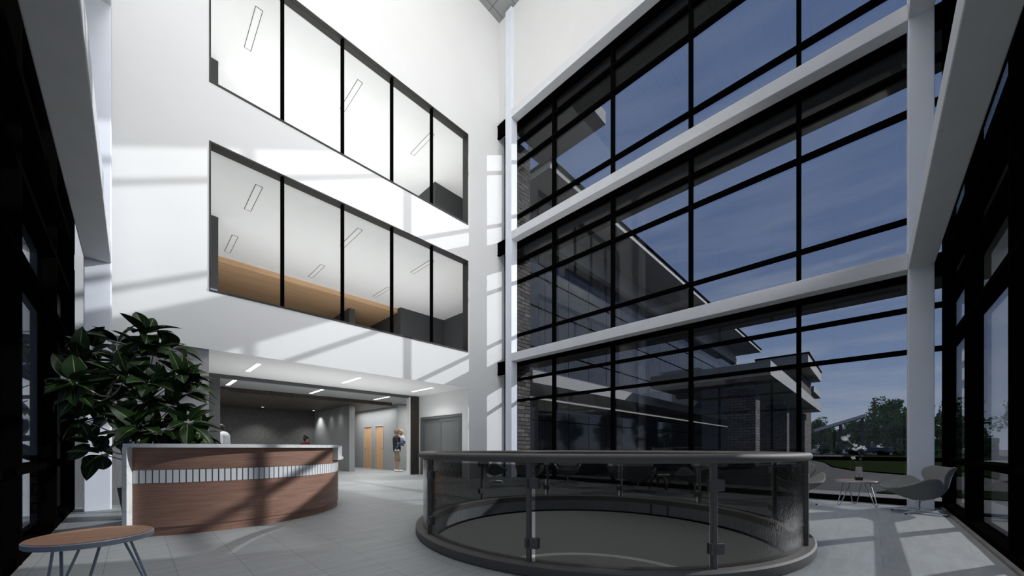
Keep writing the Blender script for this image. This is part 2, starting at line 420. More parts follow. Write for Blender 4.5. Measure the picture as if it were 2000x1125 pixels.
struct('floor', [(-0.90, 10.85, 9.99, 21.0, 4.05, 4.27)], LOWFLOOR, 'floor of the second storey behind the lower row of inner windows', 'floor')
struct('floor', [(-0.90, 10.85, 9.99, 21.0, 8.31, 8.53)], LOWFLOOR, 'floor of the third storey behind the upper row of inner windows', 'floor')
struct('floor', [(-2.0, 32.0, -2.0, 32.0, -4.5, -4.27)], LOWFLOOR, 'grey floor of the lower level seen down through the round opening', 'floor')
struct('wall_lower', [(32.0, 32.2, -2, 32, -4.27, -0.45), (-2, 32, 32.0, 32.2, -4.27, -0.45), (-2.2, -2.0, -2, 32, -4.27, -0.45), (-2, 32, -2.2, -2.0, -4.27, -0.45)], HALLGREY, 'grey walls enclosing the lower level under the atrium', 'wall')
struct('ceiling', [(-1.0, 9.8, -1.2, 10.0, 16.55, 16.8)], CEILM, 'grey square-tile ceiling high over the atrium', 'ceiling')
struct('ceiling', [(-0.90, 10.85, 9.985, 12.85, 3.06, 3.25)], SOFFIT, 'white ground floor soffit under the white wall', 'ceiling')
struct('ceiling', [(-0.90, 10.85, 12.85, 21.0, 3.05, 3.25)], HALLCEIL, 'grey ceiling of the hall beyond the portal', 'ceiling')
struct('ceiling', [(-0.90, 10.85, 9.99, 21.0, 7.34, 7.55)], SOFFIT, 'pale ceiling of the second storey room', 'ceiling')
struct('ceiling', [(-0.90, 10.85, 9.99, 21.0, 11.61, 11.8)], SOFFIT, 'pale ceiling of the third storey room', 'ceiling')

YW = 9.73
struct('wall_back', [(-0.90, 7.88, YW, 9.98, 3.05, 4.25), (-0.90, 1.09, YW, 9.98, 4.25, 16.55), (7.88, 9.66, YW, 9.98, 0, 16.55),
                     (1.09, 7.88, YW, 9.98, 7.335, 8.545), (1.09, 7.88, YW, 9.98, 11.605, 16.55), (9.335, 9.60, 9.34, YW, 12.88, 16.55)],
       WHITE, 'tall white painted wall with two rows of inner windows', 'wall')
struct('wall_right', [(9.335, 9.60, -1.03, 9.34, 12.88, 16.55)], WHITE, 'white upper wall above the long glazed side', 'wall')
struct('wall_front', [(-0.68, 9.34, -1.03, -0.80, 12.88, 16.55)], WHITE, 'white upper wall above the glazed side behind the swivel chair', 'wall')
struct('wall_left', [(-0.83, -0.6, -1.03, YW, 12.88, 16.55)], WHITE, 'white upper wall above the dark glazed side', 'wall')
struct('wall_left_lower', [(-0.90, 1.09, 9.76, 10.0, 0, 3.05)], GREYWALL, 'grey textured wall behind the rubber plant', 'wall')
struct('wall_portal', [(-0.90, 1.67, 12.80, 12.95, 0, 3.055), (1.67, 7.60, 12.80, 12.95, 2.965, 3.055)], PORTAL, 'dark grey portal wall and header at the hall entrance', 'wall')
struct('wall_right_lower', [(7.88, 8.10, 9.98, 10.07, 0, 3.06), (7.88, 8.10, 12.65, 12.95, 0, 3.06), (7.88, 8.10, 10.07, 12.65, 2.22, 3.06)], WHITE, 'white wall holding the grey sliding door', 'wall')
struct('trim_1', [(7.56, 7.875, 12.78, 12.97, 0, 3.05)], DARKWOODV, 'dark wood upright panel beside the sliding door wall', 'panel')
struct('trim_2', [(7.44, 7.50, 12.78, 12.97, 0, 3.0)], WHITE, 'thin white upright strip beside the dark wood panel', 'trim')
struct('wall_hall_back', [(-0.9, 8.4, 20.8, 21.0, 0, 3.05)], DARKPANEL, 'dark textured wall at the far end of the hall', 'wall')
struct('wall_hall_pier', [(6.60, 6.84, 16.35, 20.8, 0, 3.0)], HALLGREY, 'pale grey pier wall standing in the hall left of the two doors', 'wall')
struct('wall_hall_right', [(8.40, 8.60, 15.55, 16.78, 0, 3.05), (8.40, 8.60, 17.66, 18.02, 0, 3.05), (8.40, 8.60, 18.95, 20.8, 0, 3.05), (8.40, 8.60, 16.78, 17.66, 2.15, 3.05), (8.40, 8.60, 18.02, 18.95, 2.15, 3.05),
                           (8.40, 10.85, 15.38, 15.55, 0, 3.05)], HALLGREY, 'grey hall wall with the two maple doors', 'wall')
struct('wall_outer', [(-1.0, -0.9, 9.98, 21.0, 0, 12.0), (10.85, 10.95, 9.98, 21.0, 0, 12.0), (-0.9, 10.85, 21.0, 21.1, 0, 12.0)], HALLGREY, 'outer walls closing off the rooms behind the white wall', 'wall')
struct('trim_3', [(-0.9, 8.06, 15.30, 15.42, 2.90, 3.05), (-0.9, 8.06, 15.42, 20.8, 2.90, 2.98)], DARKWOOD, 'dark wood dropped ceiling panel over the hall', 'ceiling panel')
# second storey room
struct('trim_4', [(-0.9, 8.35, 15.35, 15.47, 7.16, 7.34), (-0.9, 8.35, 15.47, 20.8, 7.16, 7.22)], TANWOOD, 'tan wood dropped ceiling panel in the second storey room', 'ceiling panel')
struct('wall_upper', [(6.60, 6.84, 16.35, 20.8, 4.27, 7.16), (8.36, 10.85, 15.1, 15.3, 4.27, 7.34), (8.36, 8.56, 15.3, 20.8, 4.27, 7.34), (-0.9, 1.63, 12.80, 12.95, 4.27, 7.34), (10.7, 10.85, 9.99, 15.1, 4.27, 7.34)], DARKGREY, 'charcoal walls and pier of the second storey room', 'wall')
struct('wall_top', [(8.36, 10.85, 12.4, 12.6, 8.53, 11.61), (8.36, 8.56, 12.6, 20.8, 8.53, 11.61), (-0.9, 1.63, 12.80, 12.95, 8.53, 11.61)], DARKGREY, 'charcoal walls of the third storey room', 'wall')

# inner windows of the white wall
def inner_window(n, zb, zt, label):
    o = empty('window_%d' % n, (0, 0, 0)); tag(o, label, 'window', kind='structure')
    t = 0.045
    MB().box(1.09, 1.09 + 0.03, YW - 0.015, 9.98, zb, zt).box(7.85, 7.88, YW - 0.015, 9.98, zb, zt).box(1.12, 7.85, YW - 0.015, 9.98, zt - 0.03, zt).box(1.12, 7.85, YW - 0.015, 9.98, zb, zb + 0.04).build('window_frame', FRAMEDK, o)
    xs = [1.12, 2.42, 3.78, 5.15, 6.48, 7.85]
    for x in xs[1:-1]:
        MB().box(x - 0.03, x + 0.03, YW + 0.02, YW + 0.12, zb + 0.04, zt - 0.03).build('mullion', BLACK, o)
    for a, b in zip(xs[:-1], xs[1:]):
        MB().box(a + 0.02, b - 0.02, YW + 0.06, YW + 0.07, zb + 0.04, zt - 0.03).build('pane', ROOMGLASS, o)
inner_window(10, 4.25, 7.335, 'lower row of inner windows in the white wall with charcoal frame')
inner_window(11, 8.545, 11.605, 'upper row of inner windows in the white wall with charcoal frame')

# glazed sides: three storeys each
def curtain(n, axis, inner, out, stops, zb, label):
    """axis 'x': wall in a plane of constant x; inner = room-side plane; out = +1/-1 outward; stops = mullion positions."""
    o = empty('window_%d' % n, (0, 0, zb)); tag(o, label, 'window', kind='structure')
    d0, d1 = (inner, inner + 0.15 * out); lo, hi = min(d0, d1), max(d0, d1)
    def bx(m, a0, a1, z0, z1, l=lo, h=hi):
        if axis == 'x': m.box(l, h, a0, a1, z0, z1)
        else: m.box(a0, a1, l, h, z0, z1)
        return m
    a, b = stops[0], stops[-1]
    for s in stops:
        bx(MB(), s - 0.035, s + 0.035, 0.0, 4.0).build('mullion', BLACK, o)
    rows = (0.10, 0.785, 0.855, 2.70, 2.775, 3.45, 3.525, 4.0)
    tl, th = (lo, hi)
    for z0, z1, nm in ((0.0, 0.10, 'sill_rail'), (0.785, 0.855, 'transom'), (2.70, 2.775, 'transom'), (3.45, 3.525, 'transom'), (4.0, 4.266, 'spandrel')):
        bx(MB(), a, b, z0, z1, lo + 0.004, hi - 0.004).build(nm, BLACK, o)
    g = inner + 0.11 * out
    for p, q in zip(stops[:-1], stops[1:]):
        for z0, z1 in ((0.10, 0.785), (0.855, 2.70), (2.775, 3.45), (3.525, 4.0)):
            bx(MB(), p + 0.035, q - 0.035, z0, z1, g - 0.006, g + 0.006).build('pane', GLASS, o)
    return o
storey = ('ground', 'second', 'third')
for k in range(3):
    curtain(1 + k, 'x', 9.60, 1, (-0.92, 1.07, 3.20, 5.335, 7.47, 9.69), 4.267 * k, 'black framed glazed wall of the long side looking out to the wing, %s storey' % storey[k])
    curtain(4 + k, 'x', -0.68, -1, (-0.92, 1.07, 3.20, 5.335, 7.47, 9.55), 4.267 * k, 'black framed glazed wall beside the round table and rubber plant, %s storey' % storey[k])
    curtain(7 + k, 'y', -0.88, -1, (-0.72, 1.15, 3.28, 5.41, 7.54, 9.63), 4.267 * k, 'black framed glazed wall behind the swivel chair at the column, %s storey' % storey[k])
struct('baseboard_front', [(-0.6, 9.55, -0.88, -0.845, 0, 0.03)], CONCRETE, 'low grey kerb strip along the glazed wall behind the swivel chair', 'baseboard')

# steel columns and beams
def column(x, y, label):
    m = MB().box(x, x + 0.30, y, y + 0.30, 0, 16.5)
    tag(m.build('steel_column', COLUMNPAINT, bevel=0.012), label, 'column', 'boxed steel columns', 'structure')
column(9.22, 9.00, 'boxed steel column in the corner where white wall meets glazed wall')
column(9.22, -0.76, 'boxed steel column behind the grey swivel chair')
column(-0.55, 9.00, 'boxed steel column behind the rubber plant')
def beam(b, label):
    tag(MB().box(*b).build('steel_beam', STEEL, bevel=0.01), label, 'beam', 'boxed steel beams', 'structure')
for k, nm in enumerate(('lowest', 'middle', 'top')):
    z = 4.07 + 4.26 * k
    beam((9.22, 9.50, -0.46, 9.00, z, z + 0.28), '%s grey beam across the long glazed wall' % nm)
    beam((-0.55, -0.25, -0.76, 9.00, z, z + 0.28), '%s grey beam over the round table' % nm)
    beam((-0.25, 9.22, -0.76, -0.46, z, z + 0.28), '%s grey beam over the swivel chair side' % nm)
for v0, nm in ((12.72, 'top'), (8.47, 'middle'), (4.13, 'lowest')):
    h = 0.46
    z1 = v0 - 0.0
    m = MB()
    xc = 9.283
    m.box(xc - 0.03, xc + 0.03, 9.30, YW, z1 - h, z1).box(xc - 0.05, xc + 0.05, 9.30, YW, z1 - 0.03, z1).box(xc - 0.05, xc + 0.05, 9.30, YW, z1 - h, z1 - h + 0.03)
    tag(m.build('steel_bracket', BLACK), '%s black flanged steel stub tying the corner column to the white wall' % nm, 'bracket', 'black steel stubs', 'structure')

struct('added_light_trough', [(-0.4, 9.0, -0.57, -0.53, 4.40, 4.84)], BLACK, 'added black light trough behind the fill light over the lowest swivel chair side beam', 'light trough')  # invented housings for the added fill lights
struct('added_light_trough', [(-0.6, 8.9, -0.62, -0.58, 14.36, 14.84)], BLACK, 'added black light trough behind the fill lights high on the white upper wall', 'light trough')
# sunshades outside
for k in range(3):
    z = 4.267 * k + 4.17
    struct('sunshade', [(9.76, 11.10, -1.05, 9.45, z, z + 0.18)], SHADE, 'dark flat sunshade outside the long glazed wall over the %s storey' % storey[k], 'sunshade')
    struct('sunshade', [(-0.85, 11.10, -2.30, -1.06, z, z + 0.18)], PALE, 'flat sunshade outside the glazed wall by the swivel chair, %s storey' % storey[k], 'sunshade')
    struct('sunshade', [(-2.10, -0.86, -2.30, 9.70, z, z + 0.18)], PALE, 'flat sunshade outside the glazed wall by the round table, %s storey' % storey[k], 'sunshade')
#--PART2--
# ------------------------------------------------------------------ balustrade round the floor opening
bal = empty('balustrade', (RC[0], RC[1], 0))
tag(bal, 'round bronze balustrade with smoked glass panels around the floor opening', 'balustrade')
MB().lathe([(2.20, 0), (2.36, 0), (2.37, 0.02), (2.37, 0.085), (2.355, 0.10), (2.215, 0.10), (2.20, 0.085)], seg=128, closed_prof=True).build('base_ring', BRONZE, bal, smooth=True, angle=30)
pr_ = [(2.30 + 0.038 * math.cos(k * 2 * PI / 14), 0.94 + 0.038 * math.sin(k * 2 * PI / 14)) for k in range(14)]
MB().lathe(pr_, seg=128, closed_prof=True).build('handrail', BRONZE, bal, smooth=True)
P0 = math.radians(18.7); STEP = 2 * PI / 10
for k in range(10):
    a = P0 + k * STEP
    M = Matrix.Rotation(a, 4, 'Z')
    po = MB().obox(M @ Matrix.Translation((2.29, 0, 0.50)), 0.045, 0.036, 0.83).build('post', BRONZE, bal, bevel=0.004)
    for z in (0.25, 0.735):
        MB().obox(M @ Matrix.Translation((2.285, 0.025, z)), 0.055, 0.115, 0.085).build('clamp', BRONZE, po, bevel=0.004)
    g0 = a + 0.052 / 2.29 * 1.0; g1 = a + STEP - 0.014
    MB().lathe([(2.272, 0.10), (2.284, 0.10), (2.284, 0.885), (2.272, 0.885)], seg=16, a0=g0, a1=g1, closed_prof=True).build('glass_panel', RAILGLASS, bal, smooth=True, angle=40)
tr = MB().lathe([(2.17, -0.205), (2.2, -0.205), (2.2, -0.18), (2.17, -0.18)], seg=96, closed_prof=True).build('trim_6', BLACK, smooth=True, angle=40, loc=(RC[0], RC[1], 0))
tag(tr, 'thin black ring along the underside of the round floor opening', 'trim', kind='structure')
cc = MB().lathe([(4.55, 0), (4.92, 0), (4.92, 0.45), (4.55, 0.45)], seg=64, a0=-0.9, a1=1.9, closed_prof=True).build('curved_bench', plain('pale_bench', (0.55, 0.55, 0.54), 0.5), smooth=True, angle=40, loc=(10.67, 6.52, -4.27))
tag(cc, 'long pale curved bench on the lower level seen through the round opening', 'bench')

# ------------------------------------------------------------------ reception desk
DC = (0.904, 7.592); DR = 1.819
A0 = math.radians(-120.0); A1 = math.radians(-36.0); A2 = math.radians(25.0)
desk = empty('reception_desk', (DC[0], DC[1], 0))
tag(desk, 'curved walnut reception desk with white marble top and white tile band', 'reception desk')
def arc(name, prof, a0, a1, mat, seg=64, par=desk, bev=0.0):
    return MB().lathe(prof, seg=seg, a0=a0, a1=a1, closed_prof=True).build(name, mat, par, smooth=True, angle=35)
arc('front_panel', [(DR - 0.04, 0.0), (DR - 0.012, 0.0), (DR - 0.012, 0.10), (DR, 0.10), (DR, 0.612), (DR - 0.04, 0.612)], A0, A2, DESKWOOD)
arc('front_panel', [(DR - 0.04, 0.772), (DR, 0.772), (DR, 1.03), (DR - 0.04, 1.03)], A0, A1 - 0.03, DESKWOOD)
arc('front_panel', [(DR - 0.04, 0.772), (DR, 0.772), (DR, 0.825), (DR - 0.04, 0.825)], A1 - 0.03, A2, DESKWOOD)
tb = arc('tile_band', [(DR - 0.04, 0.612), (DR - 0.006, 0.612), (DR - 0.006, 0.772), (DR - 0.04, 0.772)], A0, A2, GROUT)
m = MB(); nt_ = 64; w_ = (A2 - A0) / 76
for k in range(76):
    m.lathe([(DR - 0.008, 0.617), (DR + 0.001, 0.617), (DR + 0.001, 0.767), (DR - 0.008, 0.767)], seg=1, a0=A0 + k * w_ + 0.0035, a1=A0 + (k + 1) * w_ - 0.0035, closed_prof=True)
m.build('tile', TILEWHITE, tb)
arc('countertop', [(DR - 0.36, 1.028), (DR + 0.085, 1.028), (DR + 0.085, 1.072), (DR - 0.36, 1.072)], A0 - 0.02, A1, MARBLE)
M = Matrix.Rotation(A0 - 0.012, 4, 'Z')
MB().obox(M @ Matrix.Translation((DR - 0.14, 0, 0.514)), 0.45, 0.045, 1.028).build('end_panel', MARBLE, desk, bevel=0.003)
M = Matrix.Rotation(A1 - 0.015, 4, 'Z')
MB().obox(M @ Matrix.Translation((DR - 0.14, 0, 0.95)), 0.45, 0.055, 0.25).build('end_panel', MARBLE, desk, bevel=0.003)
arc('counter_shelf', [(DR - 0.30, 0.825), (DR + 0.085, 0.825), (DR + 0.085, 0.868), (DR - 0.30, 0.868)], A1 - 0.03, A2, MARBLE)
M = Matrix.Rotation(math.radians(-12.0), 4, 'Z')
MB().obox(M @ Matrix.Translation((DR - 0.11, 0, 0.965)), 0.39, 0.04, 0.194).build('end_panel', MARBLE, desk, bevel=0.003)
arc('counter_splash', [(DR - 0.30, 0.868), (DR - 0.26, 0.868), (DR - 0.26, 1.05), (DR - 0.30, 1.05)], A1, math.radians(-13.0), MARBLE)
arc('work_surface', [(DR - 0.75, 0.71), (DR - 0.04, 0.71), (DR - 0.04, 0.74), (DR - 0.75, 0.74)], A0, A2, DESKWOOD)

# ------------------------------------------------------------------ round side tables
def side_table(loc, rz, label):
    t = empty('side_table', loc, rz); tag(t, label, 'table', 'round wood topped side tables')
    MB().lathe([(0.0, 0.413), (0.288, 0.413), (0.292, 0.418), (0.292, 0.444), (0.288, 0.449), (0, 0.449)], seg=64).build('table_rim', LEGMETAL, t, smooth=True, angle=35)
    MB().lathe([(0, 0.4495), (0.284, 0.4495), (0.284, 0.4525), (0, 0.4525)], seg=64).build('table_top', TABLEWOOD, t, smooth=True, angle=35)
    for k in range(3):
        a = k * 2 * PI / 3
        M = Matrix.Rotation(a, 4, 'Z')
        pts = [(0.15, -0.085, 0.413), (0.268, -0.036, 0.05)]
        for q in range(7):
            b = PI * q / 6
            pts.append((0.280, -0.032 * math.cos(b), 0.038 - 0.030 * math.sin(b)))
        pts += [(0.268, 0.036, 0.05), (0.15, 0.085, 0.413)]
        MB().tube([M @ Vector(p) for p in pts], 0.0075, 10).build('leg', LEGMETAL, t, smooth=True)
    return t
side_table((-0.185, 3.68, 0), 0.25, 'round wood topped side table standing beside the dark glazed wall, in front of the desk')
side_table((8.98, 0.18, 0), 2.2, 'round wood topped side table carrying the vase of white blossom')

# vase with blossom
VX, VY = 8.98, 0.15
vs = empty('vase', (VX, VY, 0.4525), 0.25)
tag(vs, 'square tapered grey vase with black foot on the round side table', 'vase')
VASEM = marble('vase_grey_marble', (0.42, 0.42, 0.41), (0.25, 0.25, 0.25))
def frustum(h0, h1, a, b):
    m = MB(); v = [m.bm.verts.new((x * r, y * r, z)) for z, r in ((h0, a), (h1, b)) for x, y in ((-1, -1), (1, -1), (1, 1), (-1, 1))]
    for q in ((3, 2, 1, 0), (4, 5, 6, 7), (0, 1, 5, 4), (1, 2, 6, 5), (2, 3, 7, 6), (3, 0, 4, 7)): m.bm.faces.new([v[i] for i in q])
    return m
frustum(0.055, 0.235, 0.045, 0.036).build('body', VASEM, vs, bevel=0.003)
frustum(0.0, 0.055, 0.046, 0.045).build('foot', plain('black_ceramic', (0.008, 0.008, 0.008), 0.3), vs, bevel=0.003)
spray = empty('blossom_spray', (VX, VY, 0.68)); tag(spray, 'bare twigs with white blossom standing in the grey vase', 'flowers')
LD = Vector((-0.697, 0.717, 0))        # along the glazed wall
twig = MB(); blo = MB(); bud = MB()
def L3(a, z, d=0): return LD * a + Vector((0.7 * d, 0.7 * d, z))
twigs = [[L3(0, -0.15), L3(0.0, 0.10), L3(-0.02, 0.22), L3(0.05, 0.34), L3(0.13, 0.42), L3(0.24, 0.52)],
         [L3(0, 0.02), L3(0.05, 0.10), L3(0.09, 0.16)], [L3(-0.01, 0.18), L3(-0.05, 0.26, -.02), L3(-0.10, 0.30, -.03)], [L3(0.05, 0.34), L3(0.04, 0.30, .03)], [L3(0.0, 0.05), L3(-0.03, 0.12), L3(-0.06, 0.17)]]
for t_ in twigs: twig.tube(t_, [0.005 - 0.0035 * i / len(t_) for i in range(len(t_))], 6)
twig.build('twig', plain('twig_bark', (0.05, 0.06, 0.035), 0.8), spray, smooth=True)
PETAL = plain('white_petal', (0.85, 0.85, 0.83), 0.6)
def blossom(mb, c, r):
    n = Vector((-0.75, -0.35, 0.45)) + Vector([random.uniform(-.5, .5) for _ in range(3)]); n.normalize()
    s = n.orthogonal().normalized(); w = n.cross(s)
    for k in range(5):
        a = 2 * PI * k / 5 + random.random() * .3
        d = s * math.cos(a) + w * math.sin(a); e_ = n.cross(d)
        p = [c, c + d * r * .55 + e_ * r * .35 + n * r * .15, c + d * r + n * r * .35, c + d * r * .55 - e_ * r * .35 + n * r * .15]
        q = [x - n * 0.003 for x in p]
        mb.quad(p); mb.quad(q[::-1])
        for i in range(4): mb.quad([p[i], q[i], q[(i + 1) % 4], p[(i + 1) % 4]])
for a, z, d, r in ((0.24, .52, 0, .05), (0.21, .50, .02, .045), (0.27, .50, -.02, .045), (0.19, .56, 0, .035), (0.29, .53, .01, .03), (0.07, .39, 0, .045), (0.05, .31, .03, .045), (0.09, .33, 0, .03), (-0.05, .35, -.02, .055), (-0.02, .34, 0, .04), (-0.08, .32, -.03, .035), (0.10, .17, 0, .04), (0.02, .32, .02, .035)):
    blo = MB(); blossom(blo, L3(a, z, d), r); blo.build('blossom', PETAL, spray)
BUDM = plain('pale_bud', (0.6, 0.62, 0.5), 0.6)
for a, z in ((0.17, .455), (0.15, .44), (0.13, .42), (0.18, .48), (-0.06, .2), (-0.03, .15), (-0.01, .25)): MB().sphere(L3(a, z), 0.008, u=8, v=6).build('bud', BUDM, spray, smooth=True)

# ------------------------------------------------------------------ swan-shaped swivel chairs
def swan_shell():
    m = MB(); NU, NV = 17, 23
    # spine stations: (t, y, z, half width, edge rise z, edge push y)
    st = [(0.00, 0.370, 0.415, 0.230, 0.010, 0.00), (0.10, 0.29, 0.385, 0.295, 0.050, 0.00), (0.22, 0.17, 0.350, 0.355, 0.145, 0.00), (0.34, 0.04, 0.330, 0.390, 0.250, 0.00),
          (0.44, -0.07, 0.330, 0.380, 0.260, -0.02), (0.53, -0.17, 0.350, 0.270, 0.110, -0.04), (0.60, -0.225, 0.390, 0.170, -0.045, -0.01), (0.70, -0.275, 0.490, 0.250, -0.01, 0.08),
          (0.81, -0.305, 0.590, 0.325, 0.02, 0.145), (0.92, -0.340, 0.680, 0.335, 0.03, 0.145), (1.00, -0.375, 0.738, 0.280, 0.02, 0.08)]
    def smp(t):
        for a, b in zip(st[:-1], st[1:]):
            if t <= b[0] + 1e-9:
                f = (t - a[0]) / (b[0] - a[0]); f = f * f * (3 - 2 * f) * 0.4 + f * 0.6
                return [a[i] + (b[i] - a[i]) * f for i in range(6)]
    P = []
    for j in range(NV):
        t = j / (NV - 1); _, y, z, w, rz, py = smp(t); row = []
        for i in range(NU):
            u = -1 + 2 * i / (NU - 1); k = abs(u) ** 2.2
            row.append(Vector((math.copysign(w * abs(u) ** 0.95, u) if u else 0, y + py * k, z + rz * k)))
        P.append(row)
    gi, go = [], []
    for j in range(NV):
        t = j / (NV - 1); ri, ro = [], []
        for i in range(NU):
            u = -1 + 2 * i / (NU - 1)
            a = P[min(NV - 1, j + 1)][i] - P[max(0, j - 1)][i]; b = P[j][min(NU - 1, i + 1)] - P[j][max(0, i - 1)]
            n = b.cross(a); n.normalize()
            belly = math.exp(-((t - 0.40) / 0.24) ** 2)
            th = 0.032 + 0.085 * belly * (1 - abs(u) ** 3) + 0.01 * (1 - u * u)
            ri.append(m.bm.verts.new(P[j][i])); ro.append(m.bm.verts.new(P[j][i] + n * th))
        gi.append(ri); go.append(ro)
    for j in range(NV - 1):
        for i in range(NU - 1):
            m.bm.faces.new((gi[j][i], gi[j][i + 1], gi[j + 1][i + 1], gi[j + 1][i])); m.bm.faces.new((go[j][i + 1], go[j][i], go[j + 1][i], go[j + 1][i + 1]))
        m.bm.faces.new((gi[j][0], gi[j + 1][0], go[j + 1][0], go[j][0])); m.bm.faces.new((gi[j + 1][-1], gi[j][-1], go[j][-1], go[j + 1][-1]))
    for i in range(NU - 1):
        m.bm.faces.new((gi[0][i + 1], gi[0][i], go[0][i], go[0][i + 1])); m.bm.faces.new((gi[-1][i], gi[-1][i + 1], go[-1][i + 1], go[-1][i]))
    return m
def swan_chair(loc, rz, label):
    c = empty('swivel_chair', loc, rz); tag(c, label, 'chair', 'grey swan shaped swivel chairs')
    o = swan_shell().build('shell', FABRIC, c, smooth=True)
    b = o.modifiers.new('round', 'SUBSURF'); b.levels = 2; b.render_levels = 2
    MB().tube([(0, -0.02, 0.045), (0, -0.02, 0.16)], 0.021, 16).tube([(0, -0.02, 0.16), (0, -0.02, 0.23)], 0.026, 16).tube([(0, -0.02, 0.205), (0, -0.02, 0.225)], 0.07, 16).build('stem', CHROME, c, smooth=True, angle=35)
    for k in range(4):
        a = PI / 4 + k * PI / 2; d = Vector((math.cos(a), math.sin(a), 0)); n = Vector((-d.y, d.x, 0)); o0 = Vector((0, -0.02, 0))
        m = MB(); sec = []
        for r, w, zt, zb in ((0.0, .028, .058, .034), (.33, .017, .030, .014)):
            sec.append([m.bm.verts.new(o0 + d * r + n * (w * sx) + Vector((0, 0, z))) for sx, z in ((-1, zb), (1, zb), (1, zt), (-1, zt))])
        for i in range(4): m.bm.faces.new((sec[0][i], sec[0][(i + 1) % 4], sec[1][(i + 1) % 4], sec[1][i]))
        m.bm.faces.new(sec[0][::-1]); m.bm.faces.new(sec[1])
        leg = m.build('base_arm', CHROME, c, bevel=0.003)
        MB().tube([o0 + d * .315 + Vector((0, 0, 0)), o0 + d * .315 + Vector((0, 0, .016))], 0.016, 12).build('glide', BLACK, leg, smooth=True, angle=35)
    return c
ch0 = swan_chair((8.60, -0.52, 0), 0.30, 'grey swan shaped swivel chair in front of the steel column, facing the vase table')
def put_chair(x, y, rz, label):
    c = copy_tree(ch0); c.location = (x, y, 0); c.rotation_euler = (0, 0, rz); c['label'] = label; return c
put_chair(8.70, 0.98, math.radians(112), 'grey swan shaped swivel chair half hidden by the balustrade, nearest the vase table')
put_chair(7.56, 8.06, -2.3, 'dark looking swan shaped swivel chair standing alone nearest the white wall, side on')
put_chair(7.54, 6.67, -1.3, 'swan shaped swivel chair seen from behind, second from the white wall')
put_chair(9.0, 6.45, 2.2, 'swan shaped swivel chair against the glazed wall behind the second chair')
put_chair(9.05, 4.72, 2.6, 'swan shaped swivel chair against the glazed wall behind the glass coffee table')
put_chair(8.28, 3.92, -1.2, 'swan shaped swivel chair with its back turned, just in front of the glass coffee table')
put_chair(9.05, 2.92, 1.0, 'swan shaped swivel chair right of the glass coffee table by the glazed wall')

# coffee table with two bent wooden supports and a glass top, magazines
ct = empty('coffee_table', (9.12, 3.76, 0), 0.35); tag(ct, 'glass topped coffee table with two curved wooden supports among the swivel chairs', 'table')
def support(pts):
    return MB().tube(pts, [0.022, 0.03, 0.034, 0.034, 0.034, 0.03, 0.022], 10)
support([(-.30, -.16, .022), (-.32, -.16, .12), (-.27, -.14, .25), (-.1, -.08, .31), (.1, 0, .30), (.2, .05, .2), (.24, .07, .03)]).build('wooden_support', OAKLEG, ct, smooth=True)
support([(.28, -.18, .022), (.30, -.17, .12), (.25, -.12, .25), (.08, .02, .31), (-.12, .14, .30), (-.2, .19, .2), (-.24, .22, .03)]).build('wooden_support', OAKLEG, ct, smooth=True)
m = MB(); prof = [(0.46 * math.copysign(abs(math.cos(a)) ** .7, math.cos(a)), 0.33 * math.copysign(abs(math.sin(a)) ** .7, math.sin(a))) for a in [2 * PI * k / 40 for k in range(40)]]
lo = [m.bm.verts.new((x, y, .345)) for x, y in prof]; hi = [m.bm.verts.new((x, y, .36)) for x, y in prof]
m.bm.faces.new(lo[::-1]); m.bm.faces.new(hi)
for k in range(40): m.bm.faces.new((lo[k], lo[(k + 1) % 40], hi[(k + 1) % 40], hi[k]))
m.build('glass_top', glass('table_glass', (0.82, 0.86, 0.84), ior=1.35), ct)
mg = MB().obox(Matrix.Translation((9.12, 3.66, .367)) @ Matrix.Rotation(.5, 4, 'Z'), .21, .28, .014).build('magazine', plain('white_paper', (0.75, 0.76, 0.76), 0.6))
tag(mg, 'white magazine lying on the glass coffee table', 'magazine')

# ------------------------------------------------------------------ rubber plant
pl = empty('rubber_plant', (0.1, 7.75, 0)); tag(pl, 'large rubber plant with glossy dark green leaves behind the reception desk', 'plant')
def pw(v): return (v[0] - 0.1, v[1] - 7.75, v[2])
MB().lathe([(0, 0), (0.20, 0), (0.26, 0.45), (0.25, 0.46), (0.235, 0.44), (0.23, 0.40), (0, 0.40)], seg=40).build('pot', plain('pot_grey', (0.12, 0.12, 0.12), 0.5), pl, smooth=True, angle=35)
MB().lathe([(0, 0.405), (0.228, 0.405)], seg=32).build('soil', plain('soil', (0.03, 0.022, 0.015), 1, bump=.5), pl)
CL = [(0.13, 7.09, 2.58), (0.06, 7.52, 2.45), (0.21, 7.16, 2.41), (-0.41, 8.07, 2.46), (-0.16, 7.84, 2.52), (-0.50, 7.56, 2.23), (-0.44, 6.33, 1.75), (-0.46, 6.97, 1.67), (-0.3, 7.56, 1.99), (-0.13, 7.36, 2.19), (0.07, 8.02, 2.4), (0.27, 7.22, 2.29), (0.39, 7.52, 2.51), (0.47, 7.02, 2.06), (0.6, 7.08, 1.97), (0.16, 6.97, 1.9), (0.0, 7.68, 1.85), (0.36, 7.58, 1.92), (0.41, 7.14, 1.62), (0.55, 7.24, 1.82), (0.22, 7.5, 1.57), (0.51, 6.51, 1.36), (0.69, 7.12, 1.22), (0.37, 7.25, 1.29), (0.19, 7.11, 1.24), (0.05, 6.94, 1.32), (-0.06, 8.01, 1.57), (-0.48, 7.44, 1.41), (-0.25, 8.04, 1.46), (-0.11, 8.08, 1.26), (0.03, 7.75, 1.16), (-0.42, 8.20, 1.10), (-0.31, 7.72, 0.94), (0.43, 7.44, 1.16), (-0.2, 7.67, 1.67), (-0.39, 8.3, 1.68), (-0.48, 8.2, 2.15), (-0.05, 7.12, 1.98), (-0.19, 7.31, 1.86), (0.11, 7.1, 1.65)]
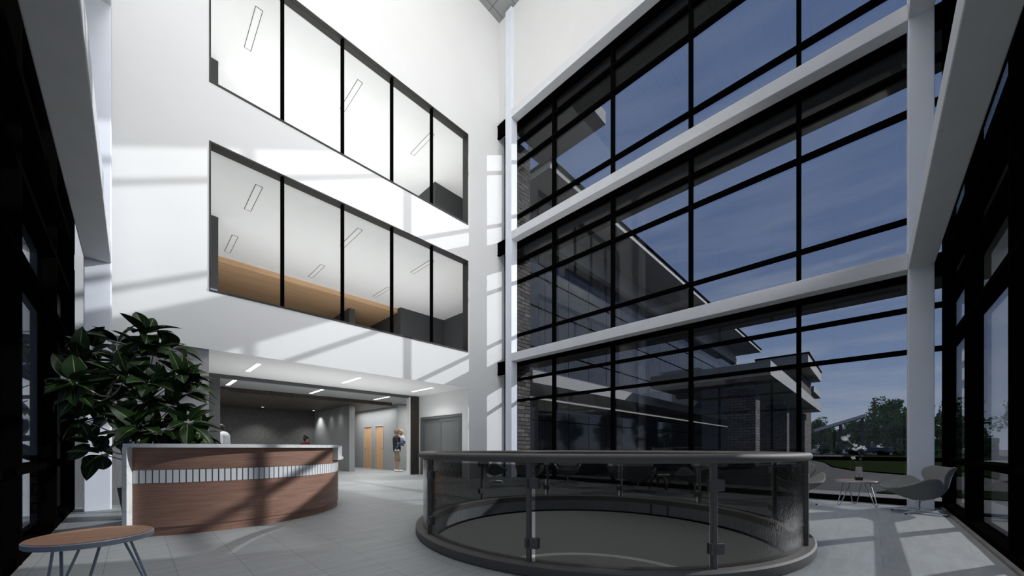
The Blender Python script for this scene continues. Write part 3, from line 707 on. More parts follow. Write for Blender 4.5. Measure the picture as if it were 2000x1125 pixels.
BARK = plain('pale_bark', (0.42, 0.39, 0.35), 0.8, var=.2, scale=20)
forks = [(-0.22, 7.69, 1.75), (0.12, 7.69, 1.72), (0.02, 7.70, 1.22), (0.1, 7.75, 0.9)]
tk = MB()
tk.tube([pw(p) for p in ((0.12, 7.75, 0.38), (0.1, 7.73, 0.8), (0.10, 7.72, 1.08), (0.0, 7.74, 1.21), (-0.11, 7.72, 1.5), (-0.22, 7.69, 1.78), (-0.30, 7.67, 2.1))], [.032, .03, .028, .025, .022, .018, .010], 10)
tk.tube([pw(p) for p in ((0.06, 7.78, 0.38), (0.06, 7.80, 0.9), (0.08, 7.80, 1.37), (0.11, 7.78, 1.6), (0.12, 7.69, 1.85), (0.16, 7.55, 2.2))], [.03, .027, .024, .02, .017, .01], 10)
tk.tube([pw(p) for p in ((0.14, 7.74, 0.38), (0.24, 7.70, 0.85), (0.30, 7.62, 1.15))], [.024, .02, .014], 10)
for c_ in CL:
    c_ = Vector(c_)
    f = min(forks, key=lambda q: (Vector(q) - c_).length + max(0, q[2] - c_.z) * 2)
    f = Vector(f); mid = (f + c_) / 2 + Vector((random.uniform(-.05, .05), random.uniform(-.05, .05), -.06))
    tk.tube([pw(f), pw(mid), pw(c_)], [.012, .009, .005], 7)
tk.build('trunk', BARK, pl, smooth=True)
LEAF = plain('rubber_leaf', (0.012, 0.029, 0.007), 0.42, var=.35, scale=4, spec=0.22)
RIB = plain('leaf_midrib', (0.16, 0.24, 0.07), 0.5)
fo = MB()
def leaf(base, d, n, L, W):
    d = d.normalized(); s = d.cross(n).normalized(); n = s.cross(d).normalized()
    R = 9; rows = []
    cup = random.uniform(.05, .22); droop = random.uniform(.0, .28); fold = random.uniform(.05, .28)
    def P(t, q):
        w = W * (math.sin(PI * t ** 0.78) ** 0.75 if 0 < t < 1 else 0) * 0.5 + (0.0 if 0 < t < 1 else 0.001)
        return base + d * (L * t) + s * (w * q) + n * (abs(q) * w * fold * 2 - L * droop * t * t + cup * L * t * (1 - t))
    for i in range(R + 1):
        t = i / R; rows.append([P(t, q) for q in (-1, -.5, -.045, .045, .5, 1)])
    vs_ = []
    for r in rows:
        rr = []
        for p in r:
            p = p.copy(); p.x = max(p.x, -0.655); rr.append(fo.bm.verts.new(Vector(pw(p))))
        vs_.append(rr)
    for i in range(R):
        for k in range(5):
            fc = fo.bm.faces.new((vs_[i][k], vs_[i][k + 1], vs_[i + 1][k + 1], vs_[i + 1][k])); fc.material_index = 1 if k == 2 else 0; fc.smooth = True
centre = Vector((0.08, 7.55, 1.6))
for c_ in CL:
    c_ = Vector(c_); out = (c_ - centre); out.z *= .5; out.z += .25; out.normalize()
    for k in range(random.randint(8, 11)):
        a = 2.4 * k + random.random(); o1 = out.orthogonal().normalized(); o2 = out.cross(o1)
        d = (o1 * math.cos(a) + o2 * math.sin(a)) * random.uniform(.6, 1.1) + out * random.uniform(.1, .8)
        n = Vector((random.uniform(-.5, .3), random.uniform(-.7, .1), 1.0)).normalized()
        if abs(d.normalized().dot(n)) > .85: n = Vector((0, -1, .3))
        st_ = c_ + d.normalized() * .03
        leaf(st_, d, n, random.uniform(.24, .38), random.uniform(.135, .20))
lf = fo.build('foliage', [LEAF, RIB], pl)

# ------------------------------------------------------------------ ceiling fittings, doors
def linear_light(x, y, z, on, label, group, w=0.10, L=1.28):
    o = empty('ceiling_light', (x, y, z)); tag(o, label, 'ceiling light', group)
    f = 0.012
    MB().box(-w / 2 - f, w / 2 + f, -L / 2 - f, -L / 2, -.006, .0).box(-w / 2 - f, w / 2 + f, L / 2, L / 2 + f, -.006, .0).box(-w / 2 - f, -w / 2, -L / 2, L / 2, -.006, 0).box(w / 2, w / 2 + f, -L / 2, L / 2, -.006, 0).build('frame', HALLCEIL if on else DARKGREY, o)
    MB().box(-w / 2, w / 2, -L / 2, L / 2, -.004, 0).build('diffuser', LIGHTON if on else LIGHTOFF, o)
    if on:
        l_ = area('fitting_lamp', (x, y, z - 0.02), w, L, HALL_W * (0.5 if x > 6 and y < 12 else 1), spread=130)
    return o
ordn = ('left', 'middle', 'right')
for i, x in enumerate((2.12, 4.57, 7.02)):
    linear_light(x, 11.2, 3.06, True, '%s of the three lit linear lights in the white soffit' % ordn[i], 'lit linear lights of the soffit')
    linear_light(x, 14.2, 3.05, True, '%s of the three lit linear lights in the grey hall ceiling' % ordn[i], 'lit linear lights of the hall')
for zc, nm in ((7.34, 'second'), (11.61, 'third')):
    for i, x in enumerate((2.12, 4.57, 7.02)):
        for y, wh in ((11.2, 'front'), (14.2, 'back')):
            if zc > 8 and y > 13: continue
            linear_light(x, y, zc, False, '%s unlit linear light of the %s line on the %s storey ceiling' % (ordn[i], wh, nm), 'unlit linear lights upstairs', w=.13)
for i, x in enumerate((4.11, 6.245, 1.9)):
    o = empty('downlight', (x, 19.8, 2.90)); tag(o, ('second downlight from the pier wall', 'downlight nearest the pier wall', 'downlight farthest from the pier wall')[i] + ' in the dark wood ceiling panel', 'downlight', 'downlights of the wood panel')
    MB().lathe([(.055, 0), (.075, 0), (.075, -.012), (.055, -.012)], seg=24, closed_prof=True).build('trim_ring', CHROME, o)
    MB().lathe([(0, -.004), (.055, -.004)], seg=24).build('lens', LIGHTON, o)
    d_ = bpy.data.lights.new('downlight_lamp', 'SPOT'); d_.energy = 90; d_.spot_size = 1.9; d_.spot_blend = .7; d_.shadow_soft_size = .04
    so = bpy.data.objects.new('downlight_lamp', d_); so.location = (x, 19.9, 2.87); COL.objects.link(so)
for x, y in ((6.35, 17.3), (6.35, 18.4)):
    d_ = bpy.data.lights.new('wall_spot', 'SPOT'); d_.energy = 14; d_.spot_size = 1.5; d_.spot_blend = .9; d_.shadow_soft_size = .03
    so = bpy.data.objects.new('wall_spot', d_); so.location = (x, y, 2.85); COL.objects.link(so)
area('hall_fill_light', (9.6, 14.1, 3.0), 1.5, 1.5, 90)  # lights without fittings, added to lift the hall's brightness
area('hall_fill_light', (7.6, 17.6, 2.88), 1.2, 4, 80)
area('hall_fill_light', (3.0, 17.6, 2.88), 4, 2, 50)

def hall_door(n, y0, y1, label, handle_side):
    d = empty('door_%d' % n, (8.40, (y0 + y1) / 2, 0)); tag(d, label, 'door', kind='structure')
    hw = (y1 - y0) / 2
    MB().box(-.02, .14, -hw, -hw + .05, 0, 2.15).box(-.02, .14, hw - .05, hw, 0, 2.15).box(-.02, .14, -hw + .05, hw - .05, 2.10, 2.15).build('door_frame', LEGMETAL, d)
    MB().box(0.03, .075, -hw + .05, hw - .05, 0.01, 2.10).build('door_leaf', DOORWOOD, d)
    s = handle_side * (hw - .13)
    MB().tube([(.03, s, 1.0), (-.03, s, 1.0), (-.035, s - handle_side * .02, 1.0), (-.035, s - handle_side * .11, 1.0)], .009, 8).tube([(.03, s, 1.0), (.02, s, 1.0)], .026, 12).build('handle', BRONZE, d, smooth=True, angle=40)
hall_door(1, 18.02, 18.95, 'maple door in grey metal frame nearer the pier wall', 1)
hall_door(2, 16.78, 17.66, 'maple door in grey metal frame nearer the man holding a child', -1)

sd = empty('door_3', (7.88, 11.36, 0)); tag(sd, 'grey framed frosted glass sliding door in the white side wall', 'door', kind='structure')
DOORMETAL = plain('door_grey_metal', (0.13, 0.14, 0.14), 0.5)
MB().box(-.03, .10, -1.29, -1.22, 0, 2.2).box(-.03, .10, 1.22, 1.29, 0, 2.2).box(-.03, .10, -1.22, 1.22, 2.13, 2.2).build('door_frame', DOORMETAL, sd)
for y0, y1, dx in ((-1.22, .03, .0), (-.03, 1.22, .05)):
    lf_ = MB().box(dx, dx + .04, y0, y0 + .11, 0.02, 2.13).box(dx, dx + .04, y1 - .11, y1, .02, 2.13).box(dx, dx + .04, y0 + .11, y1 - .11, .02, .18).box(dx, dx + .04, y0 + .11, y1 - .11, 1.98, 2.13).build('sliding_leaf', DOORMETAL, sd)
    MB().box(dx + .012, dx + .028, y0 + .11, y1 - .11, .18, 1.98).build('frosted_pane', plain('frosted_pane', (0.17, 0.175, 0.175), 0.35, var=.06, scale=2), lf_)
br_ = MB().box(1.10, 1.22, YW - .03, YW - .001, 4.27, 4.31).build('bracket_plate', CHROME); tag(br_, 'small bright metal bracket at the lower left corner of the lower inner windows', 'bracket')

# ------------------------------------------------------------------ people
def realise(o, vox, smooth=4):
    r = o.modifiers.new('r', 'REMESH'); r.mode = 'VOXEL'; r.voxel_size = vox; r.use_smooth_shade = True
    s = o.modifiers.new('s', 'SMOOTH'); s.iterations = smooth; s.factor = .5
    bpy.context.view_layer.update()
    dg = bpy.context.evaluated_depsgraph_get()
    me = bpy.data.meshes.new_from_object(o.evaluated_get(dg))
    o.modifiers.clear(); old = o.data; o.data = me; bpy.data.meshes.remove(old)
    for p in me.polygons: p.use_smooth = True
def lump(name, caps, ells, mat, parent, vox=.009, smooth=4):
    m = MB()
    for c in caps: m.capsule(*c)
    for c, r, sx, sy, sz in ells: m.sphere(Vector(c), r, sx, sy, sz)
    bmesh.ops.triangulate(m.bm, faces=[f for f in m.bm.faces if len(f.verts) > 4])
    o = m.build(name, mat, parent); realise(o, vox, smooth); return o
def V(*a): return Vector(a)
def hand(caps, wr, d, palm_n, side, k=1.0, curl=.5):
    d = d.normalized(); s = d.cross(palm_n).normalized() * side
    pc = wr + d * .05 * k
    caps.append((wr, wr + d * .085 * k, .026 * k, .034 * k))
    for i, (off, ln) in enumerate(((-.027, .062), (-.009, .075), (.009, .07), (.027, .055))):
        b = wr + d * .09 * k + s * off * k; e1 = b + (d * .6 + palm_n * curl * .4) * ln * .6 * k; e2 = e1 + (d * .4 + palm_n * curl * .9) * ln * .6 * k
        caps += [(b, e1, .0085 * k, .008 * k), (e1, e2, .008 * k, .007 * k)]
    b = wr + d * .03 * k - s * .03 * k; e1 = b + (d * .7 - s * .6) * .04 * k; e2 = e1 + (d * .9 + palm_n * .3) * .035 * k
    caps += [(b, e1, .012 * k, .0095 * k), (e1, e2, .0095 * k, .008 * k)]
def head_parts(caps, ells, c, f, k=1.0):
    """c = skull centre, f = facing direction"""
    f = f.normalized(); up = V(0, 0, 1); s = f.cross(up).normalized()
    ells.append((c + up * .01 * k, .098 * k, .82, .95, 1.0)); caps.append((c + f * .025 * k - up * .02 * k, c + f * .05 * k - up * .085 * k, .068 * k, .042 * k))
    caps.append((c + f * .09 * k - up * .005 * k, c + f * .115 * k - up * .035 * k, .010 * k, .015 * k))
    caps.append((c + f * .083 * k - up * .072 * k - s * .018 * k, c + f * .083 * k - up * .072 * k + s * .018 * k, .012 * k, .012 * k))
    for q in (-1, 1):
        ells.append((c + s * .083 * k * q - up * .02 * k, .03 * k, .4, .6, 1.0))
def eyes(c, f, parent, k=1.0):
    f = f.normalized(); s = f.cross(V(0, 0, 1)).normalized()
    for q in (-1, 1): MB().sphere(c + f * .086 * k + s * .032 * k * q + V(0, 0, .0), .011 * k, u=8, v=6).build('eye', EYEM, parent, smooth=True)
EYEM = plain('eye', (0.03, 0.02, 0.015), .2)
SKIN = plain('skin', (0.42, 0.25, 0.18), .55, var=.05)

# man holding a child
pm = empty('person', (7.97, 14.70, 0), math.radians(-118.5))
tag(pm, 'man in dark shirt and khaki shorts standing in the hall holding a child', 'person')
hd = V(0, .0, 1.73); caps = []; ells = []
hipL, hipR = V(-.09, 0, .95), V(.09, 0, .95)
body = [(V(0, 0, .98), V(0, -.015, 1.22), .15, .145), (V(0, -.015, 1.22), V(0, -.02, 1.42), .145, .15), (V(-.14, -.02, 1.47), V(.14, -.02, 1.47), .075, .075)]
legs = []
for q, yy in ((-1, -.03), (1, .05)):
    kn = V(.095 * q, yy + .01, .52); an = V(.09 * q, yy - .01, .09)
    legs.append((V(.09 * q, 0, .94), kn, .088, .058)); legs.append((kn, an, .056, .036)); legs.append((an, V(.10 * q, yy + .13, .035), .036, .03))
arms = []; shirtarm = []
for q in (-1, 1):
    sh = V(.20 * q, -.02, 1.47); el = V(.25 * q, .05, 1.22); wr = V(.10 * q, .27, 1.17 + .03 * q)
    arms += [(sh, el, .052, .042), (el, wr, .042, .028)]; shirtarm.append((sh, sh + (el - sh) * .72, .064, .060))
    hand(arms, wr, V(-q * .9, .25, .02), V(0, -1, 0), q)
caps = body + legs + arms + [(V(0, -.015, 1.48), V(0, .0, 1.64), .058, .052)]
head_parts(caps, ells, hd, V(0, 1, 0))
b_ = lump('body', caps, ells, SKIN, pm)
eyes(hd, V(0, 1, 0), b_)
lump('shirt', [(a, b, r0 + .016, r1 + .016) for a, b, r0, r1 in body] + [(V(0, 0, .94), V(0, 0, 1.0), .155, .16)] + shirtarm, [], plain('black_shirt', (0.012, 0.012, 0.014), .8), pm, .011)
sh_ = []
for q, yy in ((-1, -.03), (1, .05)): sh_.append((V(.09 * q, 0, .93), V(.097 * q, yy + .01, .54), .105, .092))
lump('shorts', sh_ + [(V(-.05, 0, .93), V(.05, 0, .93), .135, .135)], [], plain('khaki_shorts', (0.24, 0.20, 0.13), .8), pm, .011)
SHOEW = plain('white_shoe', (0.70, 0.70, 0.68), .6)
for q, yy in ((-1, -.03), (1, .05)): lump('shoe', [(V(.09 * q, yy - .05, .05), V(.10 * q, yy + .17, .038), .048, .038)], [(V(.09 * q, yy - .03, .07), .05, .9, 1.1, .9)], SHOEW, pm, .009)
lump('hair', [(hd + V(0, -.03, .035), hd + V(0, .03, .06), .090, .075), (hd + V(0, -.055, .0), hd + V(0, -.06, -.06), .075, .055)], [], plain('light_brown_hair', (0.20, 0.13, 0.075), .7), pm, .009)
# child
pc = empty('person', (7.97, 14.70, 0), math.radians(-118.5))
tag(pc, 'small child with long blond hair and jeans carried in the arms of the man', 'person')
ck = .74; chd = V(0.05, .15, 1.72); caps = []; ells = []
cb = [(V(.0, .255, 1.30), V(.0, .24, 1.46), .09, .085), (V(-.07, .23, 1.54), V(.07, .23, 1.54), .05, .05), (V(0, .23, 1.46), V(0, .23, 1.54), .085, .07)]
cl_ = []
for q in (-1, 1):
    kn = V(.235 * q, .10, 1.22); an = V(.215 * q, -.02, .97)
    cl_.append((V(.06 * q, .25, 1.27), kn, .062, .05)); cl_.append((kn, an, .048, .034)); cl_.append((an, V(.22 * q, .05, .93), .03, .025))
ca = []
for q in (-1, 1):
    sh = V(.10 * q, .22, 1.54); el = V(.21 * q, .26, 1.44); wr = V(.20 * q, .12, 1.52)
    ca += [(sh, el, .034, .03), (el, wr, .029, .021)]; hand(ca, wr, V(-.4 * q, -.7, .0), V(0, 0, -1), q, .62)
caps = cb + cl_ + ca + [(V(0, .22, 1.55), V(.04, .17, 1.66), .036, .036)]
head_parts(caps, ells, chd, V(.75, -.55, 0), .86)
cbo = lump('body', caps, ells, SKIN, pc, .008)
eyes(chd, V(.75, -.55, 0), cbo, .86)
lump('shirt', [(a, b, r0 + .014, r1 + .014) for a, b, r0, r1 in cb] + [(a, a + (b - a) * .95, r0 + .012, r1 + .012) for a, b, r0, r1 in ca[:2]] + [(a, a + (b - a) * .95, r0 + .012, r1 + .012) for a, b, r0, r1 in ca[13:15]], [], plain('pale_shirt', (0.50, 0.51, 0.53), .8), pc, .009)
lump('jeans', [(a, b, r0 + .013, r1 + .013) for i, (a, b, r0, r1) in enumerate(cl_) if i % 3 < 2] + [(V(-.04, .255, 1.29), V(.04, .255, 1.29), .10, .10)], [], plain('blue_jeans', (0.035, 0.07, 0.14), .85), pc, .009)
for q in (-1, 1): lump('shoe', [(V(.215 * q, -.05, .945), V(.222 * q, .07, .925), .036, .030)], [], SHOEW, pc, .008)
lump('hair', [(chd + V(-.02, .02, .03), chd + V(.0, .0, .05), .085, .08), (chd + V(-.05, .03, 0), chd + V(-.06, .06, -.20), .07, .04), (chd + V(.0, .07, 0), chd + V(.0, .09, -.22), .06, .035)], [], plain('blond_hair', (0.42, 0.30, 0.17), .6), pc, .009)

# man in a white shirt behind the desk, mostly behind the portal wall
pw_ = empty('person', (1.93, 14.42, 0), math.radians(62)); tag(pw_, 'man in white shirt and dark trousers partly hidden by the portal wall', 'person')
hd = V(0, .06, 1.66); caps = []; ells = []
body = [(V(0, 0, .96), V(0, -.04, 1.2), .14, .145), (V(0, -.04, 1.2), V(0, -.03, 1.38), .145, .15), (V(-.14, -.02, 1.42), V(.14, -.02, 1.42), .08, .08)]
legs = []
for q in (-1, 1):
    legs += [(V(.09 * q, 0, .94), V(.095 * q, .02, .5), .09, .06), (V(.095 * q, .02, .5), V(.09 * q, -.02, .09), .056, .036), (V(.09 * q, -.02, .09), V(.1 * q, .13, .035), .036, .03)]
arms = []; sl_ = []
for q in (-1, 1):
    sh = V(.20 * q, -.02, 1.42); el = V(.27 * q, -.06, 1.15); wr = V(.24 * q, .08, .95)
    arms += [(sh, el, .052, .042), (el, wr, .042, .028)]; sl_ += [(sh, el, .072, .066), (el, el + (wr - el) * .9, .066, .05)]; hand(arms, wr, V(0, .25, -1), V(-q, 0, 0), q)
caps = body + legs + arms + [(V(0, -.015, 1.42), V(0, .04, 1.58), .058, .052)]
head_parts(caps, ells, hd, V(0, 1, 0)); b_ = lump('body', caps, ells, SKIN, pw_); eyes(hd, V(0, 1, 0), b_)
lump('shirt', [(a, b, r0 + .02, r1 + .02) for a, b, r0, r1 in body] + sl_, [], plain('white_shirt', (0.48, 0.49, 0.51), .8), pw_, .011)
lump('trousers', [(a, b, r0 + .018, r1 + .02) for i, (a, b, r0, r1) in enumerate(legs) if i % 3 < 2] + [(V(-.05, 0, .95), V(.05, 0, .95), .15, .15)], [], plain('navy_trousers', (0.012, 0.014, 0.022), .8), pw_, .011)
for q in (-1, 1): lump('shoe', [(V(.09 * q, -.05, .05), V(.10 * q, .16, .038), .048, .038)], [], FRAMEDK, pw_, .009)
lump('hair', [(hd + V(0, -.03, .03), hd + V(0, .03, .06), .090, .076), (hd + V(0, -.055, .0), hd + V(0, -.06, -.05), .075, .055)], [], plain('black_hair', (0.01, 0.009, 0.008), .5), pw_, .009)

# woman in red
pr2 = empty('person', (5.06, 17.0, 0), math.radians(-60)); tag(pr2, 'woman in dark red top with hair in a bun behind the desk', 'person')
hd = V(0, .02, 1.40); caps = []; ells = []
body = [(V(0, 0, .80), V(0, -.02, 1.02), .135, .115), (V(0, -.02, 1.02), V(0, -.01, 1.17), .115, .12), (V(-.12, -.01, 1.20), V(.12, -.01, 1.20), .062, .062)]
legs = []
for q in (-1, 1):
    legs += [(V(.08 * q, 0, .78), V(.085 * q, .02, .42), .085, .055), (V(.085 * q, .02, .42), V(.08 * q, -.02, .08), .052, .034), (V(.08 * q, -.02, .08), V(.09 * q, .12, .03), .034, .028)]
arms = []; sl_ = []
for q in (-1, 1):
    sh = V(.165 * q, -.01, 1.20); el = V(.21 * q, -.02, .97); wr = V(.17 * q, .16, .86)
    arms += [(sh, el, .044, .036), (el, wr, .036, .025)]; sl_ += [(sh, el, .056, .05), (el, el + (wr - el) * .85, .05, .04)]; hand(arms, wr, V(-.2 * q, 1, -.1), V(0, 0, -1), q, .9)
caps = body + legs + arms + [(V(0, -.01, 1.2), V(0, .01, 1.34), .046, .044)]
head_parts(caps, ells, hd, V(.35, 1, 0), .95); b_ = lump('body', caps, ells, SKIN, pr2); eyes(hd, V(.35, 1, 0), b_, .95)
lump('blouse', [(a, b, r0 + .015, r1 + .015) for a, b, r0, r1 in body] + sl_, [], plain('dark_red_cloth', (0.14, 0.010, 0.018), .8), pr2, .011)
lump('trousers', [(a, b, r0 + .016, r1 + .016) for i, (a, b, r0, r1) in enumerate(legs) if i % 3 < 2] + [(V(-.05, 0, .78), V(.05, 0, .78), .135, .135)], [], FRAMEDK, pr2, .011)
for q in (-1, 1): lump('shoe', [(V(.08 * q, -.045, .045), V(.09 * q, .15, .034), .044, .034)], [], BLACK, pr2, .009)
lump('hair', [(hd + V(-.01, -.03, .03), hd + V(.01, .025, .055), .088, .075), (hd + V(-.01, -.05, .0), hd + V(-.01, -.055, -.04), .075, .05)], [(hd + V(-.015, -.045, .125), .052, 1, 1, 1)], MATS['black_hair'], pr2, .009)

# seated person whose hair just shows over the desk, on a stool
ps = empty('person', (2.84, 16.0, 0), math.radians(160)); tag(ps, 'seated person of whom only brown hair shows above the marble desk top', 'person')
hd = V(0, .03, 1.07); caps = []; ells = []
body = [(V(0, 0, .57), V(0, -.02, .74), .14, .13), (V(0, -.02, .74), V(0, -.01, .86), .13, .13), (V(-.13, -.01, .89), V(.13, -.01, .89), .065, .065)]
legs = []
for q in (-1, 1):
    legs += [(V(.09 * q, .02, .54), V(.10 * q, .42, .52), .085, .06), (V(.10 * q, .42, .52), V(.10 * q, .40, .09), .056, .036), (V(.10 * q, .40, .09), V(.10 * q, .54, .035), .036, .03)]
arms = []; sl_ = []
for q in (-1, 1):
    sh = V(.18 * q, -.01, .89); el = V(.23 * q, .03, .66); wr = V(.14 * q, .24, .645)
    arms += [(sh, el, .046, .038), (el, wr, .038, .026)]; sl_ += [(sh, el, .058, .052), (el, el + (wr - el) * .85, .052, .04)]; hand(arms, wr, V(-.2 * q, 1, -.1), V(0, 0, -1), q, .95)
caps = body + legs + arms + [(V(0, -.01, .89), V(0, .01, 1.02), .05, .047)]
head_parts(caps, ells, hd, V(0, 1, 0), .95); b_ = lump('body', caps, ells, SKIN, ps); eyes(hd, V(0, 1, 0), b_, .95)
lump('shirt', [(a, b, r0 + .015, r1 + .015) for a, b, r0, r1 in body] + sl_, [], DARKGREY, ps, .011)
lump('trousers', [(a, b, r0 + .016, r1 + .016) for i, (a, b, r0, r1) in enumerate(legs) if i % 3 < 2] + [(V(-.06, 0, .56), V(.06, 0, .56), .13, .13)], [], FRAMEDK, ps, .011)
for q in (-1, 1): lump('shoe', [(V(.10 * q, .37, .048), V(.10 * q, .57, .036), .046, .036)], [], BLACK, ps, .009)
lump('hair', [(hd + V(0, -.03, .03), hd + V(0, .025, .055), .088, .075), (hd + V(0, -.05, .0), hd + V(0, -.055, -.06), .075, .055)], [], plain('auburn_hair', (0.10, 0.05, 0.04), .6), ps, .009)
sx_ = empty('stool', (2.84, 16.0, 0)); tag(sx_, 'round stool under the seated person behind the desk', 'stool')
MB().lathe([(0, .36), (.18, .36), (.19, .38), (.18, .40), (0, .40)], seg=32).build('seat', FABRIC, sx_, smooth=True, angle=40)
MB().tube([(0, 0, .03), (0, 0, .38)], .025, 12).build('stem', CHROME, sx_, smooth=True, angle=40)
MB().lathe([(0, 0), (.2, 0), (.2, .012), (.03, .03), (0, .03)], seg=32).build('base', CHROME, sx_, smooth=True, angle=40)

# ------------------------------------------------------------------ outside: ground
def flat(name, polys, z, mat, label, cat, kind='structure', t=0.03):
    m = MB()
    for poly in polys:
        lo_ = [m.bm.verts.new((x, y, z - t)) for x, y in poly]; hi_ = [m.bm.verts.new((x, y, z)) for x, y in poly]
        m.bm.faces.new(lo_[::-1]); m.bm.faces.new(hi_)
        for k in range(len(poly)): m.bm.faces.new((lo_[k], lo_[(k + 1) % len(poly)], hi_[(k + 1) % len(poly)], hi_[k]))
    return tag(m.build(name, mat), label, cat, kind=kind)
def rect(a, b, c_, d): return [(a, c_), (b, c_), (b, d), (a, d)]
flat('ground', [rect(9.78, 420, -250, 300), rect(-200, -0.9, -250, 300), rect(-0.9, 9.78, -250, -1.10), rect(-0.9, 9.78, 21.1, 300)], -0.10, ASPHALT, 'dark asphalt drive and ground around the building', 'ground', t=.2)
flat('pavement', [rect(9.79, 12.3, -30, 9.4)], -0.05, CONCRETE, 'pale concrete pavement outside the long glazed wall', 'pavement')
flat('pavement', [[(47, -40), (51, -40), (51, 8), (47, 5)]], -0.03, CONCRETE, 'pale concrete strip crossing beyond the far lawn', 'pavement')
G1 = flat('lawn', [[(12.3, -0.1), (12.3, -12), (17, -12), (14.4, -1.5), (13.2, -0.35)]], -0.02, GRASS, 'small lawn wedge between pavement and drive', 'lawn')
G2 = flat('lawn', [[(22.5, -1.0), (25, -14), (47, -40), (47, 4.5), (38, 2.6), (29, 1.6), (25, 0.6)], [(51, -40), (80, -60), (80, 3), (60, 2.4), (51, 2)]], -0.04, GRASS, 'far lawn on the other side of the curved drive', 'lawn')
flat('lawn', [rect(-3, 60, -14, -3.2)], -0.05, GRASS, 'lawn outside the glazed wall by the swivel chair', 'lawn')
flat('lawn', [rect(-14, -5, -10, 9)], -0.05, GRASS, 'lawn outside the glazed wall by the round table', 'lawn')
grv = flat('gravel', [rect(-5, -0.9, -2, 9.7)], -0.04, plain('gravel', (0.16, 0.16, 0.155), 1, var=.7, scale=9, bump=1, bscale=14), 'grey stone bed outside the glazed wall by the round table', 'gravel')
# outside the left side: low grey wing and hedge
struct('building', [(-14, -0.95, 10.2, 10.6, 0.9, 13)], PALE, 'plain grey outer wall running on beyond the rubber plant', 'wall')
struct('building', [(-14, -0.95, 10.15, 10.6, -.1, 0.9)], STONE, 'low stone plinth of the grey outer wall', 'wall')

# stone pier right outside the corner, and the wing
struct('stone_pier', [(9.79, 10.85, 9.56, 12.3, -0.1, 12.6)], STONE, 'tall dark ledge stone pier just outside the glazed wall at the corner', 'pier')
tag(MB().box(12.9, 14.0, 8.06, 11.5, 14.77, 15.3).build('roof_slab', PANEL), 'corner of a flat roof slab high above the wing outside', 'roof', kind='structure')
wg = empty('building', (10.9, 12.3, 0)); tag(wg, 'long three storey wing with dark glass facade and broad flat eaves outside', 'building')
X0, X1 = 0.0, 42.2
MB().box(X0, X1, 0.15, 6, 4.1, 12.6).build('wall', DARKGREY, wg)
for z0, z1 in ((4.9, 8.3), (8.3, 11.6)):
    for k in range(20):
        a = X0 + .1 + 2.1 * k
        MB().box(a, a + 2.06, 0.02, 0.10, z0 + .02, z1 - .02).build('window', WINGGLASS, wg)
for k in range(20):
    a = X0 + .1 + 2.1 * k
    MB().box(a, a + 2.06, 0.02, 0.10, .05, 2.45).build('window', WINGGLASS, wg)
    MB().box(a, a + 2.06, 0.02, 0.10, 2.5, 3.55).build('window', WINGGLASS, wg)
MB().box(X0, X1, 0.12, 0.3, 0, 4.2).build('wall', BLACK, wg)
MB().box(X0, X1, -.06, .14, 3.56, 3.63).build('soffit_light', emit('cove_glow', (1, 1, .97), .55), wg)
for z in (6.2, 9.9, 4.9, 8.3):
    MB().box(X0, X1, -.01, .12, z - .03, z + .03).build('rail', BLACK, wg)
MB().box(X0, X1, -.30, .2, 11.6, 11.9).box(X0, X1, -.18, .2, 11.9, 12.35).box(X0, X1, -.1, .2, 12.35, 13.0).build('cornice', PANEL, wg)
MB().box(1.5, X1 + 1.6, -2.5, 1.0, 13.0, 13.28).build('roof', PANEL, wg)
MB().box(1.4, X1 + 1.7, -2.6, 1.0, 13.28, 13.36).build('roof_edge', BLACK, wg)
MB().box(0.15, X1, -2.7, 0.0, 3.64, 4.14).build('canopy', PANEL, wg)

# drive-through canopy on stone piers
pcg = empty('drive_canopy', (21.7, 3.5, 0)); tag(pcg, 'wide flat drive through canopy on dark stone piers outside', 'canopy')
MB().box(0, 26, 0, 6.0, 4.62, 5.32).build('roof_slab', PANEL, pcg)
for k in range(3):
    for yy in (0.95,):
        x = 1.75 + 10.4 * k
        c_ = MB().box(x, x + 1.1, yy, yy + 1.35, -.1, 4.30).build('stone_pier', STONE, pcg)
        MB().box(x + .15, x + .95, yy + .2, yy + 1.15, 4.30, 4.62).build('pier_cap', PANEL, c_)
for k in range(4):
    MB().box(3.5 + 6 * k, 4.1 + 6 * k, 2.6, 5.8, 4.32, 4.62).build('soffit_beam', PANEL, pcg)
# stone tower behind
tw = empty('building', (50, 5.66, 0)); tag(tw, 'dark stone entrance tower with flat overhanging roof behind the drive canopy', 'building')
MB().box(0, 13, 0, 3.6, -.1, 9.75).build('wall', STONE, tw)
MB().box(-1, 13.1, -1.0, 3.7, 9.75, 10.9).build('roof', PANEL, tw)
MB().box(-1.1, 13.1, -1.1, 3.7, 10.9, 11.05).build('roof_edge', BLACK, tw)
w_ = MB().box(3.0, 10.5, -.08, .02, 6.3, 7.5).build('window', PANEL, tw); MB().box(3.2, 10.3, -.10, -.06, 6.5, 7.3).build('pane', WINGGLASS, w_)
tw2 = empty('building', (63.2, 6.6, 0)); tag(tw2, 'lower stone block with thin flat roof just right of the stone tower', 'building')
MB().box(0, 8, 0, 3, -.1, 8.6).build('wall', STONE, tw2)
MB().box(0, 10, -1.2, 3, 8.6, 9.3).build('roof', PANEL, tw2)
shd = empty('carport', (84, 2.2, 0)); tag(shd, 'long pale sloped carport roof beyond the stone buildings', 'carport')
m = MB(); r_ = [(0, 4.9, 3.9), (3, 4.9, 3.9), (3, -1.6, 6.2), (0, -1.6, 6.2)]
